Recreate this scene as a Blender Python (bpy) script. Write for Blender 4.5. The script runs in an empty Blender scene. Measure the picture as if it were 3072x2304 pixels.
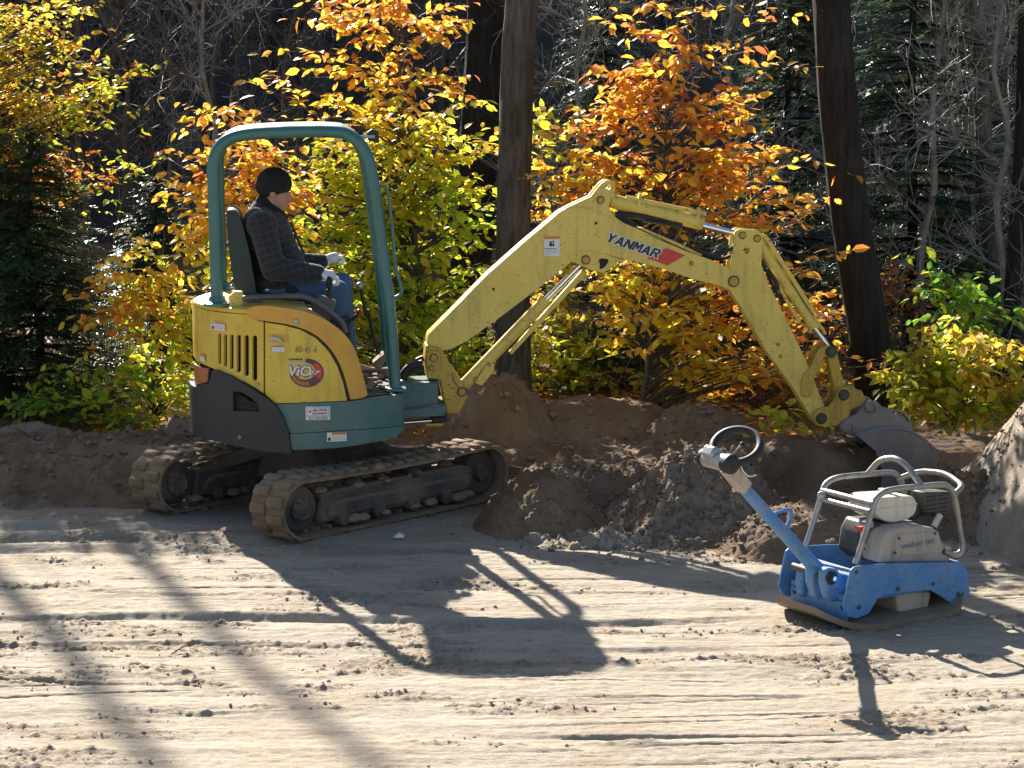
import bpy, bmesh, math, random
import numpy as np
from mathutils import Vector, Matrix, Quaternion, geometry
R = math.radians
PI = math.pi
random.seed(7)
rng = np.random.default_rng(11)
scene = bpy.context.scene
col = scene.collection

# ------------------------------------------------------------------ camera, sky, sun, exposure
CAM_H = 2.8
FPX = 6319.0                       # focal length in photograph pixels (3072 wide)
PITCH = math.atan(930.0 / FPX)
cam_data = bpy.data.cameras.new('camera')
cam_data.lens = 36.0 * FPX / 3072.0
cam_data.sensor_width = 36.0
cam_data.clip_start = 0.1
cam_data.clip_end = 1000.0
cam = bpy.data.objects.new('camera', cam_data)
cam.location = (0, 0, CAM_H)
cam.rotation_euler = (PI / 2 - PITCH, 0, 0)
col.objects.link(cam)
scene.camera = cam

SUN_EL = R(33.5)
SUN_AZ = R(-22.5)                  # from +Y (away from the camera) towards -X
world = bpy.data.worlds.new('World')
scene.world = world
world.use_nodes = True
wn = world.node_tree
wn.nodes.clear()
sky = wn.nodes.new('ShaderNodeTexSky')
sky.sky_type = 'NISHITA'
sky.sun_disc = False
sky.sun_elevation = SUN_EL
sky.sun_rotation = SUN_AZ
bg = wn.nodes.new('ShaderNodeBackground')
bg.inputs['Strength'].default_value = 0.055
wo = wn.nodes.new('ShaderNodeOutputWorld')
wn.links.new(sky.outputs[0], bg.inputs['Color'])
wn.links.new(bg.outputs[0], wo.inputs['Surface'])

sun_data = bpy.data.lights.new('sun', 'SUN')
sun_data.energy = 5.0
sun_data.angle = R(0.53)
sun_data.color = (1.0, 0.93, 0.82)
sun = bpy.data.objects.new('sun', sun_data)
_sd = Vector((math.sin(SUN_AZ) * math.cos(SUN_EL), math.cos(SUN_AZ) * math.cos(SUN_EL), math.sin(SUN_EL)))
sun.rotation_euler = (-_sd).to_track_quat('-Z', 'Y').to_euler()
sun.location = _sd * 60
col.objects.link(sun)

scene.view_settings.view_transform = 'Standard'
scene.view_settings.look = 'None'
scene.view_settings.gamma = 1.0
scene.view_settings.exposure = 1.55
scene.view_settings.use_curve_mapping = False
scene.cycles.use_denoising = True
scene.cycles.max_bounces = 6
scene.cycles.diffuse_bounces = 3
scene.cycles.glossy_bounces = 3
scene.cycles.transparent_max_bounces = 8
scene.cycles.sample_clamp_indirect = 6.0

# ------------------------------------------------------------------ helpers
CF = Vector((0, math.cos(PITCH), -math.sin(PITCH)))
CU = Vector((0, math.sin(PITCH), math.cos(PITCH)))
CO = Vector((0, 0, CAM_H))

def ray(px, py):
    return CF * FPX + Vector((1, 0, 0)) * (px - 1536.0) + CU * (1152.0 - py)

def at(px, py, Y):
    """World point seen at photograph pixel (px, py) that lies at world depth Y."""
    d = ray(px, py)
    return CO + d * (Y / d.y)

class Frame:
    """Local coordinates of a thing: origin on the ground and a heading."""
    def __init__(self, origin, yaw):
        self.o = Vector(origin); self.yaw = yaw
        self.m = Matrix.Translation(self.o) @ Matrix.Rotation(yaw, 4, 'Z')
        self.i = self.m.inverted()
        self.ir = self.i.to_3x3()
    def plane(self, px, py, y):
        o = self.i @ CO; d = self.ir @ ray(px, py)
        t = (y - o.y) / d.y
        p = o + d * t
        return p
    def cyl(self, px, py, rad):
        o = self.i @ CO; d = self.ir @ ray(px, py)
        a = d.x * d.x + d.y * d.y; b = 2 * (o.x * d.x + o.y * d.y); c = o.x * o.x + o.y * o.y - rad * rad
        disc = b * b - 4 * a * c
        t = (-b - math.sqrt(disc)) / (2 * a) if disc > 0 else -b / (2 * a)
        p = o + d * t
        return (math.atan2(-p.y, -p.x), p.z)      # angle round from the tail, height

def crop(ox, oy, s):
    return lambda x, y: (ox + x / s, oy + y / s)
c1 = crop(500, 340, 2.765); c2 = crop(540, 860, 2.765); c3 = crop(340, 1240, 1.7015)
c4 = crop(1200, 480, 2.1275); c5 = crop(1900, 560, 1.929); c6 = crop(2060, 1240, 2.3532)
c7 = crop(700, 540, 4.608)
cV = crop(0, 0, 2212 / 3072.0)

def tag(o, label=None, cat=None, group=None, kind=None):
    if label: o['label'] = label
    if cat: o['category'] = cat
    if group: o['group'] = group
    if kind: o['kind'] = kind
    return o

def empty(name, loc, rz=0.0):
    o = bpy.data.objects.new(name, None)
    o.empty_display_size = 0.2
    o.location = loc; o.rotation_euler = (0, 0, rz)
    col.objects.link(o)
    return o

def mesh_obj(name, me, mat=None, parent=None, smooth=None):
    o = bpy.data.objects.new(name, me)
    if mat is not None:
        ms = mat if isinstance(mat, (list, tuple)) else [mat]
        if len(me.materials) == 0:
            for m in ms: me.materials.append(m)
    if parent is not None: o.parent = parent
    col.objects.link(o)
    return o

def smooth_mesh(me, angle=None):
    me.polygons.foreach_set('use_smooth', [True] * len(me.polygons))
    if angle is not None:
        try: me.set_sharp_from_angle(angle=angle)
        except Exception: pass

def np_mesh(name, verts, tris=None, quads=None, midx_t=None, midx_q=None, smooth=False):
    me = bpy.data.meshes.new(name)
    verts = np.asarray(verts, dtype=np.float32)
    nt = 0 if tris is None else len(tris); nq = 0 if quads is None else len(quads)
    me.vertices.add(len(verts)); me.vertices.foreach_set('co', verts.ravel())
    loops = []; starts = []; tot = []
    if nt: loops.append(np.asarray(tris, np.int32).ravel())
    if nq: loops.append(np.asarray(quads, np.int32).ravel())
    loops = np.concatenate(loops)
    me.loops.add(len(loops)); me.loops.foreach_set('vertex_index', loops)
    me.polygons.add(nt + nq)
    st = np.concatenate([np.arange(nt) * 3, nt * 3 + np.arange(nq) * 4]).astype(np.int32)
    me.polygons.foreach_set('loop_start', st)
    try: me.polygons.foreach_set('loop_total', np.concatenate([np.full(nt, 3), np.full(nq, 4)]).astype(np.int32))
    except Exception: pass
    mi = np.zeros(nt + nq, np.int32)
    if midx_t is not None and nt: mi[:nt] = midx_t
    if midx_q is not None and nq: mi[nt:] = midx_q
    me.polygons.foreach_set('material_index', mi)
    me.polygons.foreach_set('use_smooth', np.full(nt + nq, smooth))
    me.update(calc_edges=True)
    me.validate()
    return me

def catmull(pts, n=6, closed=False):
    pts = [Vector(p) for p in pts]
    if len(pts) < 3: return pts
    out = []
    N = len(pts)
    rngi = range(N) if closed else range(N - 1)
    for i in rngi:
        p0 = pts[(i - 1) % N] if closed or i > 0 else pts[0] * 2 - pts[1]
        p1 = pts[i]; p2 = pts[(i + 1) % N]
        p3 = pts[(i + 2) % N] if closed or i + 2 < N else pts[-1] * 2 - pts[-2]
        for k in range(n):
            t = k / n
            out.append(0.5 * ((2 * p1) + (-p0 + p2) * t + (2 * p0 - 5 * p1 + 4 * p2 - p3) * t * t + (-p0 + 3 * p1 - 3 * p2 + p3) * t ** 3))
    if not closed: out.append(pts[-1])
    return out

def fillet(pts, r, n=5):
    """Straight runs with rounded bends."""
    pts = [Vector(p) for p in pts]; out = [pts[0]]
    for i in range(1, len(pts) - 1):
        a, b, c = pts[i - 1], pts[i], pts[i + 1]
        u = (a - b); v = (c - b)
        rr = min(r, u.length * .48, v.length * .48)
        p0 = b + u.normalized() * rr; p1 = b + v.normalized() * rr
        for k in range(n + 1):
            t = k / n
            out.append(p0 * (1 - t) ** 2 + b * 2 * t * (1 - t) + p1 * t * t)
    out.append(pts[-1]); return out

class MB:
    def __init__(self): self.v = []; self.f = []
    def add(self, vs, fs):
        b = len(self.v); self.v += [tuple(v) for v in vs]; self.f += [tuple(i + b for i in f) for f in fs]; return self
    def box(self, c, s, rot=None):
        c = Vector(c); h = Vector(s) / 2; vs = []
        for x in (-1, 1):
            for y in (-1, 1):
                for z in (-1, 1):
                    p = Vector((x * h.x, y * h.y, z * h.z))
                    if rot is not None: p = rot @ p
                    vs.append(c + p)
        return self.add(vs, [(0, 1, 3, 2), (4, 6, 7, 5), (0, 4, 5, 1), (2, 3, 7, 6), (0, 2, 6, 4), (1, 5, 7, 3)])
    def prism(self, poly, y0, y1, fn=None):
        """poly of (x, z), extruded along y."""
        ar = sum(poly[i][0] * poly[(i + 1) % len(poly)][1] - poly[(i + 1) % len(poly)][0] * poly[i][1] for i in range(len(poly)))
        if ar < 0: poly = poly[::-1]
        n = len(poly)
        if y0 > y1: y0, y1 = y1, y0
        vs = [(p[0], y0, p[1]) for p in poly] + [(p[0], y1, p[1]) for p in poly]
        if fn: vs = [fn(Vector(v)) for v in vs]
        fs = [tuple(range(n)), tuple(range(2 * n - 1, n - 1, -1))]
        fs += [(i, i + n, (i + 1) % n + n, (i + 1) % n) for i in range(n)]
        return self.add(vs, fs)
    def tube(self, path, r, seg=10, closed=False, caps=True, flat=None):
        path = [Vector(p) for p in path]; n = len(path)
        rs = r if isinstance(r, (list, tuple)) else [r] * n
        tang = []
        for i in range(n):
            a = path[i - 1] if (i > 0 or closed) else path[i]
            b = path[(i + 1) % n] if (i < n - 1 or closed) else path[i]
            t = (b - a); tang.append(t.normalized() if t.length > 1e-9 else Vector((0, 0, 1)))
        up = Vector((0, 0, 1)) if abs(tang[0].z) < .9 else Vector((1, 0, 0))
        nrm = (up - tang[0] * up.dot(tang[0])).normalized()
        vs = []
        for i in range(n):
            t = tang[i]; nrm = nrm - t * nrm.dot(t)
            nrm = nrm.normalized() if nrm.length > 1e-8 else t.orthogonal().normalized()
            bn = t.cross(nrm)
            for k in range(seg):
                a = 2 * PI * k / seg
                vs.append(path[i] + nrm * math.cos(a) * rs[i] + bn * math.sin(a) * rs[i] * (flat or 1.0))
        fs = []
        m = n if closed else n - 1
        for i in range(m):
            j = (i + 1) % n
            for k in range(seg):
                fs.append((i * seg + k, i * seg + (k + 1) % seg, j * seg + (k + 1) % seg, j * seg + k))
        if caps and not closed:
            fs.append(tuple(range(seg - 1, -1, -1))); fs.append(tuple((n - 1) * seg + k for k in range(seg)))
        return self.add(vs, fs)
    def cyl(self, a, b, r, seg=20, r2=None):
        return self.tube([a, b], [r, r if r2 is None else r2], seg)
    def lathe(self, o, ax, prof, seg=24):
        """prof of (radius, height along ax)."""
        o = Vector(o); ax = Vector(ax).normalized(); u = ax.orthogonal().normalized(); w = ax.cross(u)
        vs = []; n = len(prof)
        for (r, h) in prof:
            for k in range(seg):
                a = 2 * PI * k / seg
                vs.append(o + ax * h + (u * math.cos(a) + w * math.sin(a)) * max(r, 1e-5))
        fs = [(i * seg + k, i * seg + (k + 1) % seg, (i + 1) * seg + (k + 1) % seg, (i + 1) * seg + k) for i in range(n - 1) for k in range(seg)]
        fs.append(tuple(range(seg - 1, -1, -1))); fs.append(tuple((n - 1) * seg + k for k in range(seg)))
        return self.add(vs, fs)
    def ball(self, c, r, seg=12, rings=8, rot=None):
        c = Vector(c); r = Vector(r) if hasattr(r, '__len__') else Vector((r, r, r))
        vs = [];
        for i in range(rings + 1):
            th = PI * i / rings
            for k in range(seg):
                a = 2 * PI * k / seg
                p = Vector((r.x * math.sin(th) * math.cos(a), r.y * math.sin(th) * math.sin(a), r.z * math.cos(th)))
                if rot is not None: p = rot @ p
                vs.append(c + p)
        fs = [(i * seg + k, (i + 1) * seg + k, (i + 1) * seg + (k + 1) % seg, i * seg + (k + 1) % seg) for i in range(rings) for k in range(seg)]
        return self.add(vs, fs)
    def mesh(self, name='part'):
        me = bpy.data.meshes.new(name); me.from_pydata(self.v, [], self.f); me.validate(); me.update(); return me
    def build(self, name, mat, parent=None, bevel=0.0, smooth=True, seg=2, weld=False):
        me = self.mesh(name)
        bm = bmesh.new(); bm.from_mesh(me)
        if weld: bmesh.ops.remove_doubles(bm, verts=bm.verts, dist=1e-5)
        bmesh.ops.recalc_face_normals(bm, faces=bm.faces)
        bm.to_mesh(me); bm.free()
        if smooth: smooth_mesh(me, R(38))
        o = mesh_obj(name, me, mat, parent)
        if bevel > 0:
            b = o.modifiers.new('bevel', 'BEVEL'); b.width = bevel; b.segments = seg; b.limit_method = 'ANGLE'; b.angle_limit = R(35)
            b.harden_normals = False
        return o

def in_poly(x, y, poly):
    c = False; n = len(poly); j = n - 1
    for i in range(n):
        xi, yi = poly[i]; xj, yj = poly[j]
        if (yi > y) != (yj > y) and x < (xj - xi) * (y - yi) / (yj - yi) + xi: c = not c
        j = i
    return c

def dens(poly, step):
    out = []
    n = len(poly)
    for i in range(n):
        a = poly[i]; b = poly[(i + 1) % n]
        L = math.hypot(b[0] - a[0], b[1] - a[1]); k = max(1, int(L / step))
        for q in range(k):
            t = q / k; out.append((a[0] + (b[0] - a[0]) * t, a[1] + (b[1] - a[1]) * t))
    return out

def cdt(outer, holes, step):
    """Triangulated flat patch with holes: list of 2D points and triangles."""
    outer = dens(outer, step)
    pts = list(outer); edges = [(i, (i + 1) % len(outer)) for i in range(len(outer))]
    hs = []
    for h in holes:
        h = dens(h, step); b = len(pts); pts += h; edges += [(b + i, b + (i + 1) % len(h)) for i in range(len(h))]; hs.append(h)
    xs = [p[0] for p in outer]; ys = [p[1] for p in outer]
    y = min(ys) + step * .5
    while y < max(ys):
        x = min(xs) + step * .5
        while x < max(xs):
            if in_poly(x, y, outer) and not any(in_poly(x, y, h) for h in hs): pts.append((x, y))
            x += step
        y += step
    v, e, f, *_ = geometry.delaunay_2d_cdt([Vector(p) for p in pts], edges, [], 1, 1e-6)
    tri = []
    for t in f:
        cx = sum(v[i][0] for i in t) / 3; cy = sum(v[i][1] for i in t) / 3
        if in_poly(cx, cy, outer) and not any(in_poly(cx, cy, h) for h in hs): tri.append(tuple(t))
    return [(p[0], p[1]) for p in v], tri

def skin_panel(name, outer, holes, fn, thick, mat, parent, step=.04, bevel=0.0):
    """Curved sheet with thickness: fn(u, v, d) -> point, d measured outwards."""
    v, t = cdt(outer, holes, step)
    n = len(v)
    vs = [fn(p[0], p[1], 0.0) for p in v] + [fn(p[0], p[1], -thick) for p in v]
    a = vs[t[0][0]]; b = vs[t[0][1]]; c = vs[t[0][2]]
    nr = (Vector(b) - Vector(a)).cross(Vector(c) - Vector(a))
    outw = Vector(a) - Vector(vs[t[0][0] + n])
    if nr.dot(outw) < 0: t = [tuple(reversed(q)) for q in t]
    fs = list(t) + [tuple(i + n for i in reversed(q)) for q in t]
    cnt = {}
    for q in t:
        for i in range(3):
            e = (q[i], q[(i + 1) % 3]); cnt[e] = cnt.get(e, 0) + 1
    for (i, j) in list(cnt):
        if (j, i) not in cnt: fs.append((j, i, i + n, j + n))
    me = bpy.data.meshes.new(name); me.from_pydata([tuple(q) for q in vs], [], fs); me.validate(); me.update()
    smooth_mesh(me, R(40))
    o = mesh_obj(name, me, mat, parent)
    if bevel:
        b = o.modifiers.new('bevel', 'BEVEL'); b.width = bevel; b.segments = 2; b.limit_method = 'ANGLE'; b.angle_limit = R(50)
    return o

def text_mesh(s, size, shear=0.0, bold=0.0, xs=1.0):
    cu = bpy.data.curves.new('lettering', 'FONT'); cu.body = s; cu.size = size; cu.shear = shear; cu.offset = bold
    cu.align_x = 'CENTER'; cu.align_y = 'CENTER'; cu.resolution_u = 3
    o = bpy.data.objects.new('lettering', cu); col.objects.link(o)
    dg = bpy.context.evaluated_depsgraph_get(); dg.update()
    me = bpy.data.meshes.new_from_object(o.evaluated_get(dg))
    bpy.data.objects.remove(o)
    return [(v.co.x * xs, v.co.y) for v in me.vertices], [tuple(p.vertices) for p in me.polygons]

def decal(name, v2, faces, fn, mat, parent):
    """Flat print mapped on a surface: fn(x, y) -> point."""
    me = bpy.data.meshes.new(name); me.from_pydata([tuple(fn(x, y)) for x, y in v2], [], faces); me.validate(); me.update()
    return mesh_obj(name, me, mat, parent)

# ------------------------------------------------------------------ noise on arrays
def _hash(ix, iy, seed):
    h = (ix.astype(np.int64) * 374761393 + iy.astype(np.int64) * 668265263 + seed * 974634777) & 0x7fffffff
    h = ((h ^ (h >> 13)) * 1274126177) & 0x7fffffff
    return ((h ^ (h >> 16)) & 0xffff) / 65535.0
def vnoise(x, y, seed=0):
    ix = np.floor(x); iy = np.floor(y); fx = x - ix; fy = y - iy
    def g(a, b, dx, dy):
        an = _hash(a, b, seed) * 2 * PI
        return np.cos(an) * dx + np.sin(an) * dy
    u = fx * fx * fx * (fx * (fx * 6 - 15) + 10); w = fy * fy * fy * (fy * (fy * 6 - 15) + 10)
    a = g(ix, iy, fx, fy); b = g(ix + 1, iy, fx - 1, fy); c = g(ix, iy + 1, fx, fy - 1); d = g(ix + 1, iy + 1, fx - 1, fy - 1)
    return (a * (1 - u) + b * u) * (1 - w) + (c * (1 - u) + d * u) * w
def fbm(x, y, octv=4, seed=0, gain=.5):
    s = 0; a = 1
    for i in range(octv):
        s = s + a * vnoise(x * 2 ** i, y * 2 ** i, seed + i * 17); a *= gain
    return s

# ------------------------------------------------------------------ materials
def new_mat(name):
    m = bpy.data.materials.new(name); m.use_nodes = True
    nt = m.node_tree; nt.nodes.clear()
    out = nt.nodes.new('ShaderNodeOutputMaterial')
    return m, nt, out
def N(nt, t, **kw):
    n = nt.nodes.new(t)
    for k, v in kw.items():
        if k in n.inputs: n.inputs[k].default_value = v
        else: setattr(n, k, v)
    return n
def mixc(nt, fac, a, b, mode='MIX'):
    m = nt.nodes.new('ShaderNodeMix'); m.data_type = 'RGBA'; m.blend_type = mode
    for s, v in ((0, fac), (6, a), (7, b)):
        if hasattr(v, 'is_output') or isinstance(v, bpy.types.NodeSocket): nt.links.new(v, m.inputs[s])
        else: m.inputs[s].default_value = v if s == 0 else (v if len(v) == 4 else (*v, 1))
    return m.outputs[2]
def ramp(nt, fac, stops):
    r = nt.nodes.new('ShaderNodeValToRGB'); el = r.color_ramp.elements
    while len(el) > 1: el.remove(el[-1])
    for i, (p, c) in enumerate(stops):
        e = el[0] if i == 0 else el.new(p)
        e.position = p; c = (c, c, c) if not hasattr(c, '__len__') else c
        e.color = (*c, 1)
    nt.links.new(fac, r.inputs[0]); return r.outputs[0]

def paint(name, colr, rough=.45, dust=.25, dustc=(.28, .22, .16), metal=0.0, sc=5.0, bump=.15, speck=0.0, speckc=(.1, .05, .03), spec=.5, topdust=.0, coat=0.0):
    """Painted or bare metal / plastic with dust, wear and a little unevenness."""
    m, nt, out = new_mat(name)
    tc = N(nt, 'ShaderNodeTexCoord')
    n1 = N(nt, 'ShaderNodeTexNoise', Scale=sc, Detail=8.0, Roughness=.62)
    nt.links.new(tc.outputs['Object'], n1.inputs['Vector'])
    n2 = N(nt, 'ShaderNodeTexNoise', Scale=sc * 9, Detail=6.0, Roughness=.7)
    nt.links.new(tc.outputs['Object'], n2.inputs['Vector'])
    var = ramp(nt, n1.outputs['Fac'], [(.35, .86), (.65, 1.08)])
    c = mixc(nt, 1.0, (*colr, 1), var, 'MULTIPLY')
    df = ramp(nt, n1.outputs['Fac'], [(.42, 0.0), (.72, dust)])
    df2 = ramp(nt, n2.outputs['Fac'], [(.3, .25), (.7, 1.0)])
    mm = N(nt, 'ShaderNodeMath', operation='MULTIPLY'); nt.links.new(df, mm.inputs[0]); nt.links.new(df2, mm.inputs[1])
    fac = mm.outputs[0]
    if topdust > 0:
        g = N(nt, 'ShaderNodeNewGeometry'); sx = N(nt, 'ShaderNodeSeparateXYZ'); nt.links.new(g.outputs['Normal'], sx.inputs[0])
        mr = N(nt, 'ShaderNodeMapRange'); mr.inputs[1].default_value = .35; mr.inputs[2].default_value = .95; mr.inputs[4].default_value = topdust
        nt.links.new(sx.outputs[2], mr.inputs[0])
        mx = N(nt, 'ShaderNodeMath', operation='MAXIMUM'); nt.links.new(fac, mx.inputs[0]); nt.links.new(mr.outputs[0], mx.inputs[1]); fac = mx.outputs[0]
    c = mixc(nt, fac, c, (*dustc, 1))
    # run-down dirt streaks
    mps = N(nt, 'ShaderNodeMapping'); mps.inputs['Scale'].default_value = (7.0, 7.0, .9); nt.links.new(tc.outputs['Object'], mps.inputs[0])
    ns_ = N(nt, 'ShaderNodeTexNoise', Scale=2.4, Detail=7.0, Roughness=.65); nt.links.new(mps.outputs[0], ns_.inputs['Vector'])
    c = mixc(nt, ramp(nt, ns_.outputs['Fac'], [(.50, 0.0), (.80, min(.8, dust * 2.2))]), c, (dustc[0] * .55, dustc[1] * .5, dustc[2] * .45, 1))
    if speck > 0:
        n3 = N(nt, 'ShaderNodeTexNoise', Scale=sc * 14, Detail=3.0, Roughness=.5)
        mp = N(nt, 'ShaderNodeMapping'); mp.inputs['Scale'].default_value = (.45, 1, 1.6); mp.inputs['Rotation'].default_value = (0, .3, 0)
        nt.links.new(tc.outputs['Object'], mp.inputs[0]); nt.links.new(mp.outputs[0], n3.inputs['Vector'])
        sf = ramp(nt, n3.outputs['Fac'], [(.70 - speck * .1, 0.0), (.74 - speck * .1, .85)])
        c = mixc(nt, sf, c, (*speckc, 1))
    b = N(nt, 'ShaderNodeBsdfPrincipled', Metallic=metal)
    b.inputs['Specular IOR Level'].default_value = spec
    if coat: b.inputs['Coat Weight'].default_value = coat; b.inputs['Coat Roughness'].default_value = .15
    nt.links.new(c, b.inputs['Base Color'])
    rr = ramp(nt, n1.outputs['Fac'], [(.3, max(.05, rough - .1)), (.7, min(1, rough + .18))])
    nt.links.new(rr, b.inputs['Roughness'])
    bp = N(nt, 'ShaderNodeBump', Strength=bump, Distance=.004); nt.links.new(n2.outputs['Fac'], bp.inputs['Height'])
    nt.links.new(bp.outputs[0], b.inputs['Normal'])
    nt.links.new(b.outputs[0], out.inputs['Surface'])
    return m

def leaf_mat(name, colr, trans=None, spec=.45):
    m, nt, out = new_mat(name)
    g = N(nt, 'ShaderNodeNewGeometry'); oi = N(nt, 'ShaderNodeObjectInfo')
    ad = N(nt, 'ShaderNodeMath', operation='ADD'); nt.links.new(g.outputs['Random Per Island'], ad.inputs[0]); nt.links.new(oi.outputs['Random'], ad.inputs[1])
    fr = N(nt, 'ShaderNodeMath', operation='FRACT'); nt.links.new(ad.outputs[0], fr.inputs[0])
    hs = N(nt, 'ShaderNodeHueSaturation', Saturation=1.0, Color=(*colr, 1))
    mr = N(nt, 'ShaderNodeMapRange'); mr.inputs[3].default_value = .482; mr.inputs[4].default_value = .53; nt.links.new(fr.outputs[0], mr.inputs[0]); nt.links.new(mr.outputs[0], hs.inputs['Hue'])
    m7 = N(nt, 'ShaderNodeMath', operation='MULTIPLY'); m7.inputs[1].default_value = 7.31; nt.links.new(fr.outputs[0], m7.inputs[0])
    f7 = N(nt, 'ShaderNodeMath', operation='FRACT'); nt.links.new(m7.outputs[0], f7.inputs[0])
    mv = N(nt, 'ShaderNodeMapRange'); mv.inputs[3].default_value = .8; mv.inputs[4].default_value = 1.2; nt.links.new(f7.outputs[0], mv.inputs[0]); nt.links.new(mv.outputs[0], hs.inputs['Value'])
    tc = N(nt, 'ShaderNodeTexCoord'); nz = N(nt, 'ShaderNodeTexNoise', Scale=28.0, Detail=3.0); nt.links.new(tc.outputs['Object'], nz.inputs['Vector'])
    vf = ramp(nt, nz.outputs['Fac'], [(.35, .85), (.6, 1.0)])
    c = mixc(nt, 1.0, hs.outputs[0], vf, 'MULTIPLY')
    b = N(nt, 'ShaderNodeBsdfPrincipled', Roughness=.42); b.inputs['Specular IOR Level'].default_value = spec
    nt.links.new(c, b.inputs['Base Color'])
    t = N(nt, 'ShaderNodeBsdfTranslucent'); nt.links.new(c, t.inputs['Color'])
    mx = N(nt, 'ShaderNodeMixShader'); mx.inputs[0].default_value = .68
    nt.links.new(b.outputs[0], mx.inputs[1]); nt.links.new(t.outputs[0], mx.inputs[2]); nt.links.new(mx.outputs[0], out.inputs['Surface'])
    return m

def bark_mat(name, a, b_, sc=9.0, rough=.85, bump=.9, stretch=.14, spec=.3):
    m, nt, out = new_mat(name)
    tc = N(nt, 'ShaderNodeTexCoord'); mp = N(nt, 'ShaderNodeMapping'); mp.inputs['Scale'].default_value = (1, 1, stretch)
    nt.links.new(tc.outputs['Object'], mp.inputs[0])
    n1 = N(nt, 'ShaderNodeTexNoise', Scale=sc * 3, Detail=8.0, Roughness=.65); nt.links.new(mp.outputs[0], n1.inputs['Vector'])
    n2 = N(nt, 'ShaderNodeTexNoise', Scale=2.2, Detail=4.0); nt.links.new(tc.outputs['Object'], n2.inputs['Vector'])
    c = ramp(nt, n1.outputs['Fac'], [(.35, a), (.68, b_)])
    c = mixc(nt, 1.0, c, ramp(nt, n2.outputs['Fac'], [(.3, .6), (.7, 1.2)]), 'MULTIPLY')
    bs = N(nt, 'ShaderNodeBsdfPrincipled', Roughness=rough); bs.inputs['Specular IOR Level'].default_value = spec
    nt.links.new(c, bs.inputs['Base Color'])
    bp = N(nt, 'ShaderNodeBump', Strength=bump, Distance=.045); nt.links.new(n1.outputs['Fac'], bp.inputs['Height']); nt.links.new(bp.outputs[0], bs.inputs['Normal'])
    nt.links.new(bs.outputs[0], out.inputs['Surface'])
    return m

M = {}
M['yellow'] = paint('yellow_paint', (.68, .48, .05), .42, .27, speck=.4, topdust=.35, dustc=(.42, .33, .2))
M['boom_yellow'] = paint('faded_yellow_paint', (.73, .55, .10), .42, .32, speck=.6, topdust=.3, dustc=(.45, .36, .22))
M['orange_yellow'] = paint('orange_yellow_paint', (.62, .33, .035), .42, .15, topdust=.2, dustc=(.45, .34, .2))
M['old_yellow'] = paint('worn_yellow_paint', (.55, .36, .04), .5, .5, speck=.8, dustc=(.3, .2, .1), speckc=(.08, .04, .025))
M['teal'] = paint('teal_paint', (.05, .155, .15), .42, .5, speck=.4, topdust=.3, dustc=(.2, .19, .16))
M['teal_tube'] = paint('teal_tube_paint', (.035, .15, .145), .32, .12, topdust=.05, spec=.6, dustc=(.22, .24, .22))
M['navy'] = paint('dark_slate_plastic', (.014, .022, .028), .55, .4, dustc=(.065, .06, .055), topdust=.3)
M['black'] = paint('black_rubber', (.015, .015, .017), .6, .2, dustc=(.1, .085, .07))
M['dark'] = paint('dark_recess', (.012, .012, .014), .8, .1)
M['steel'] = paint('bright_steel', (.75, .75, .75), .18, .05, metal=1.0)
M['chrome'] = paint('chrome_rod', (.85, .85, .86), .12, .02, metal=1.0, bump=.02)
M['tube_steel'] = paint('worn_galvanised_tube', (.42, .41, .385), .42, .6, metal=.8, dustc=(.2, .15, .1), speck=.6, speckc=(.13, .08, .05))
M['muddy_rubber'] = paint('muddy_track_rubber', (.17, .115, .072), .9, .9, sc=3.0, bump=1.0, dustc=(.34, .24, .155), topdust=.5)
M['muddy_frame'] = paint('muddy_track_frame', (.05, .048, .05), .65, 1.2, sc=4.2, bump=.9, dustc=(.25, .17, .11), topdust=1.0)
M['muddy_dark'] = paint('muddy_underframe', (.035, .033, .033), .7, .8, sc=3.0, bump=.6, dustc=(.15, .115, .085), topdust=.9)
M['mud'] = paint('dried_mud', (.24, .18, .13), .95, .5, sc=6, bump=1.0, dustc=(.32, .25, .18))
M['seat'] = paint('dark_green_vinyl', (.012, .03, .03), .5, .1, dustc=(.08, .08, .08), topdust=.15)
M['taupe'] = paint('taupe_plastic', (.11, .1, .095), .5, .2)
M['white_print'] = paint('white_print', (.75, .75, .74), .5, .1)
M['grey_print'] = paint('grey_print', (.35, .35, .36), .5, .1)
M['black_print'] = paint('black_print', (.02, .02, .025), .5, .1)
M['orange_print'] = paint('orange_print', (.65, .22, .03), .5, .1)
M['red_print'] = paint('red_print', (.6, .05, .035), .45, .05)
M['purple_print'] = paint('purple_print', (.09, .03, .08), .45, .05)
M['lens'] = paint('dusty_amber_lens', (.42, .13, .04), .35, .5, dustc=(.35, .2, .12))
M['blue'] = paint('blue_paint', (.045, .24, .56), .5, .75, speck=.9, speckc=(.15, .12, .09), dustc=(.30, .27, .23), topdust=.4)
M['cream'] = paint('cream_enamel', (.68, .64, .55), .35, .25, dustc=(.4, .33, .24), topdust=.1)
M['guard'] = paint('dusty_beige_cover', (.45, .39, .32), .6, .5, dustc=(.33, .25, .18))
M['plate_steel'] = paint('sandy_base_plate', (.2, .155, .11), .6, .8, sc=4, dustc=(.3, .23, .16), metal=.1, topdust=.6)
M['engine'] = paint('dark_engine_casting', (.05, .052, .05), .5, .4, dustc=(.17, .14, .1))
M['silver'] = paint('silver_painted_metal', (.40, .41, .42), .38, .3, metal=.5)
M['bucket'] = paint('worn_bucket_steel', (.20, .20, .21), .42, .8, metal=.3, sc=3, dustc=(.34, .25, .17), topdust=.4)
M['skin'] = paint('skin', (.45, .24, .17), .5, .0, bump=.05)
M['knit'] = paint('black_knit', (.008, .008, .012), .95, .05, sc=20, bump=.5)
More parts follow.
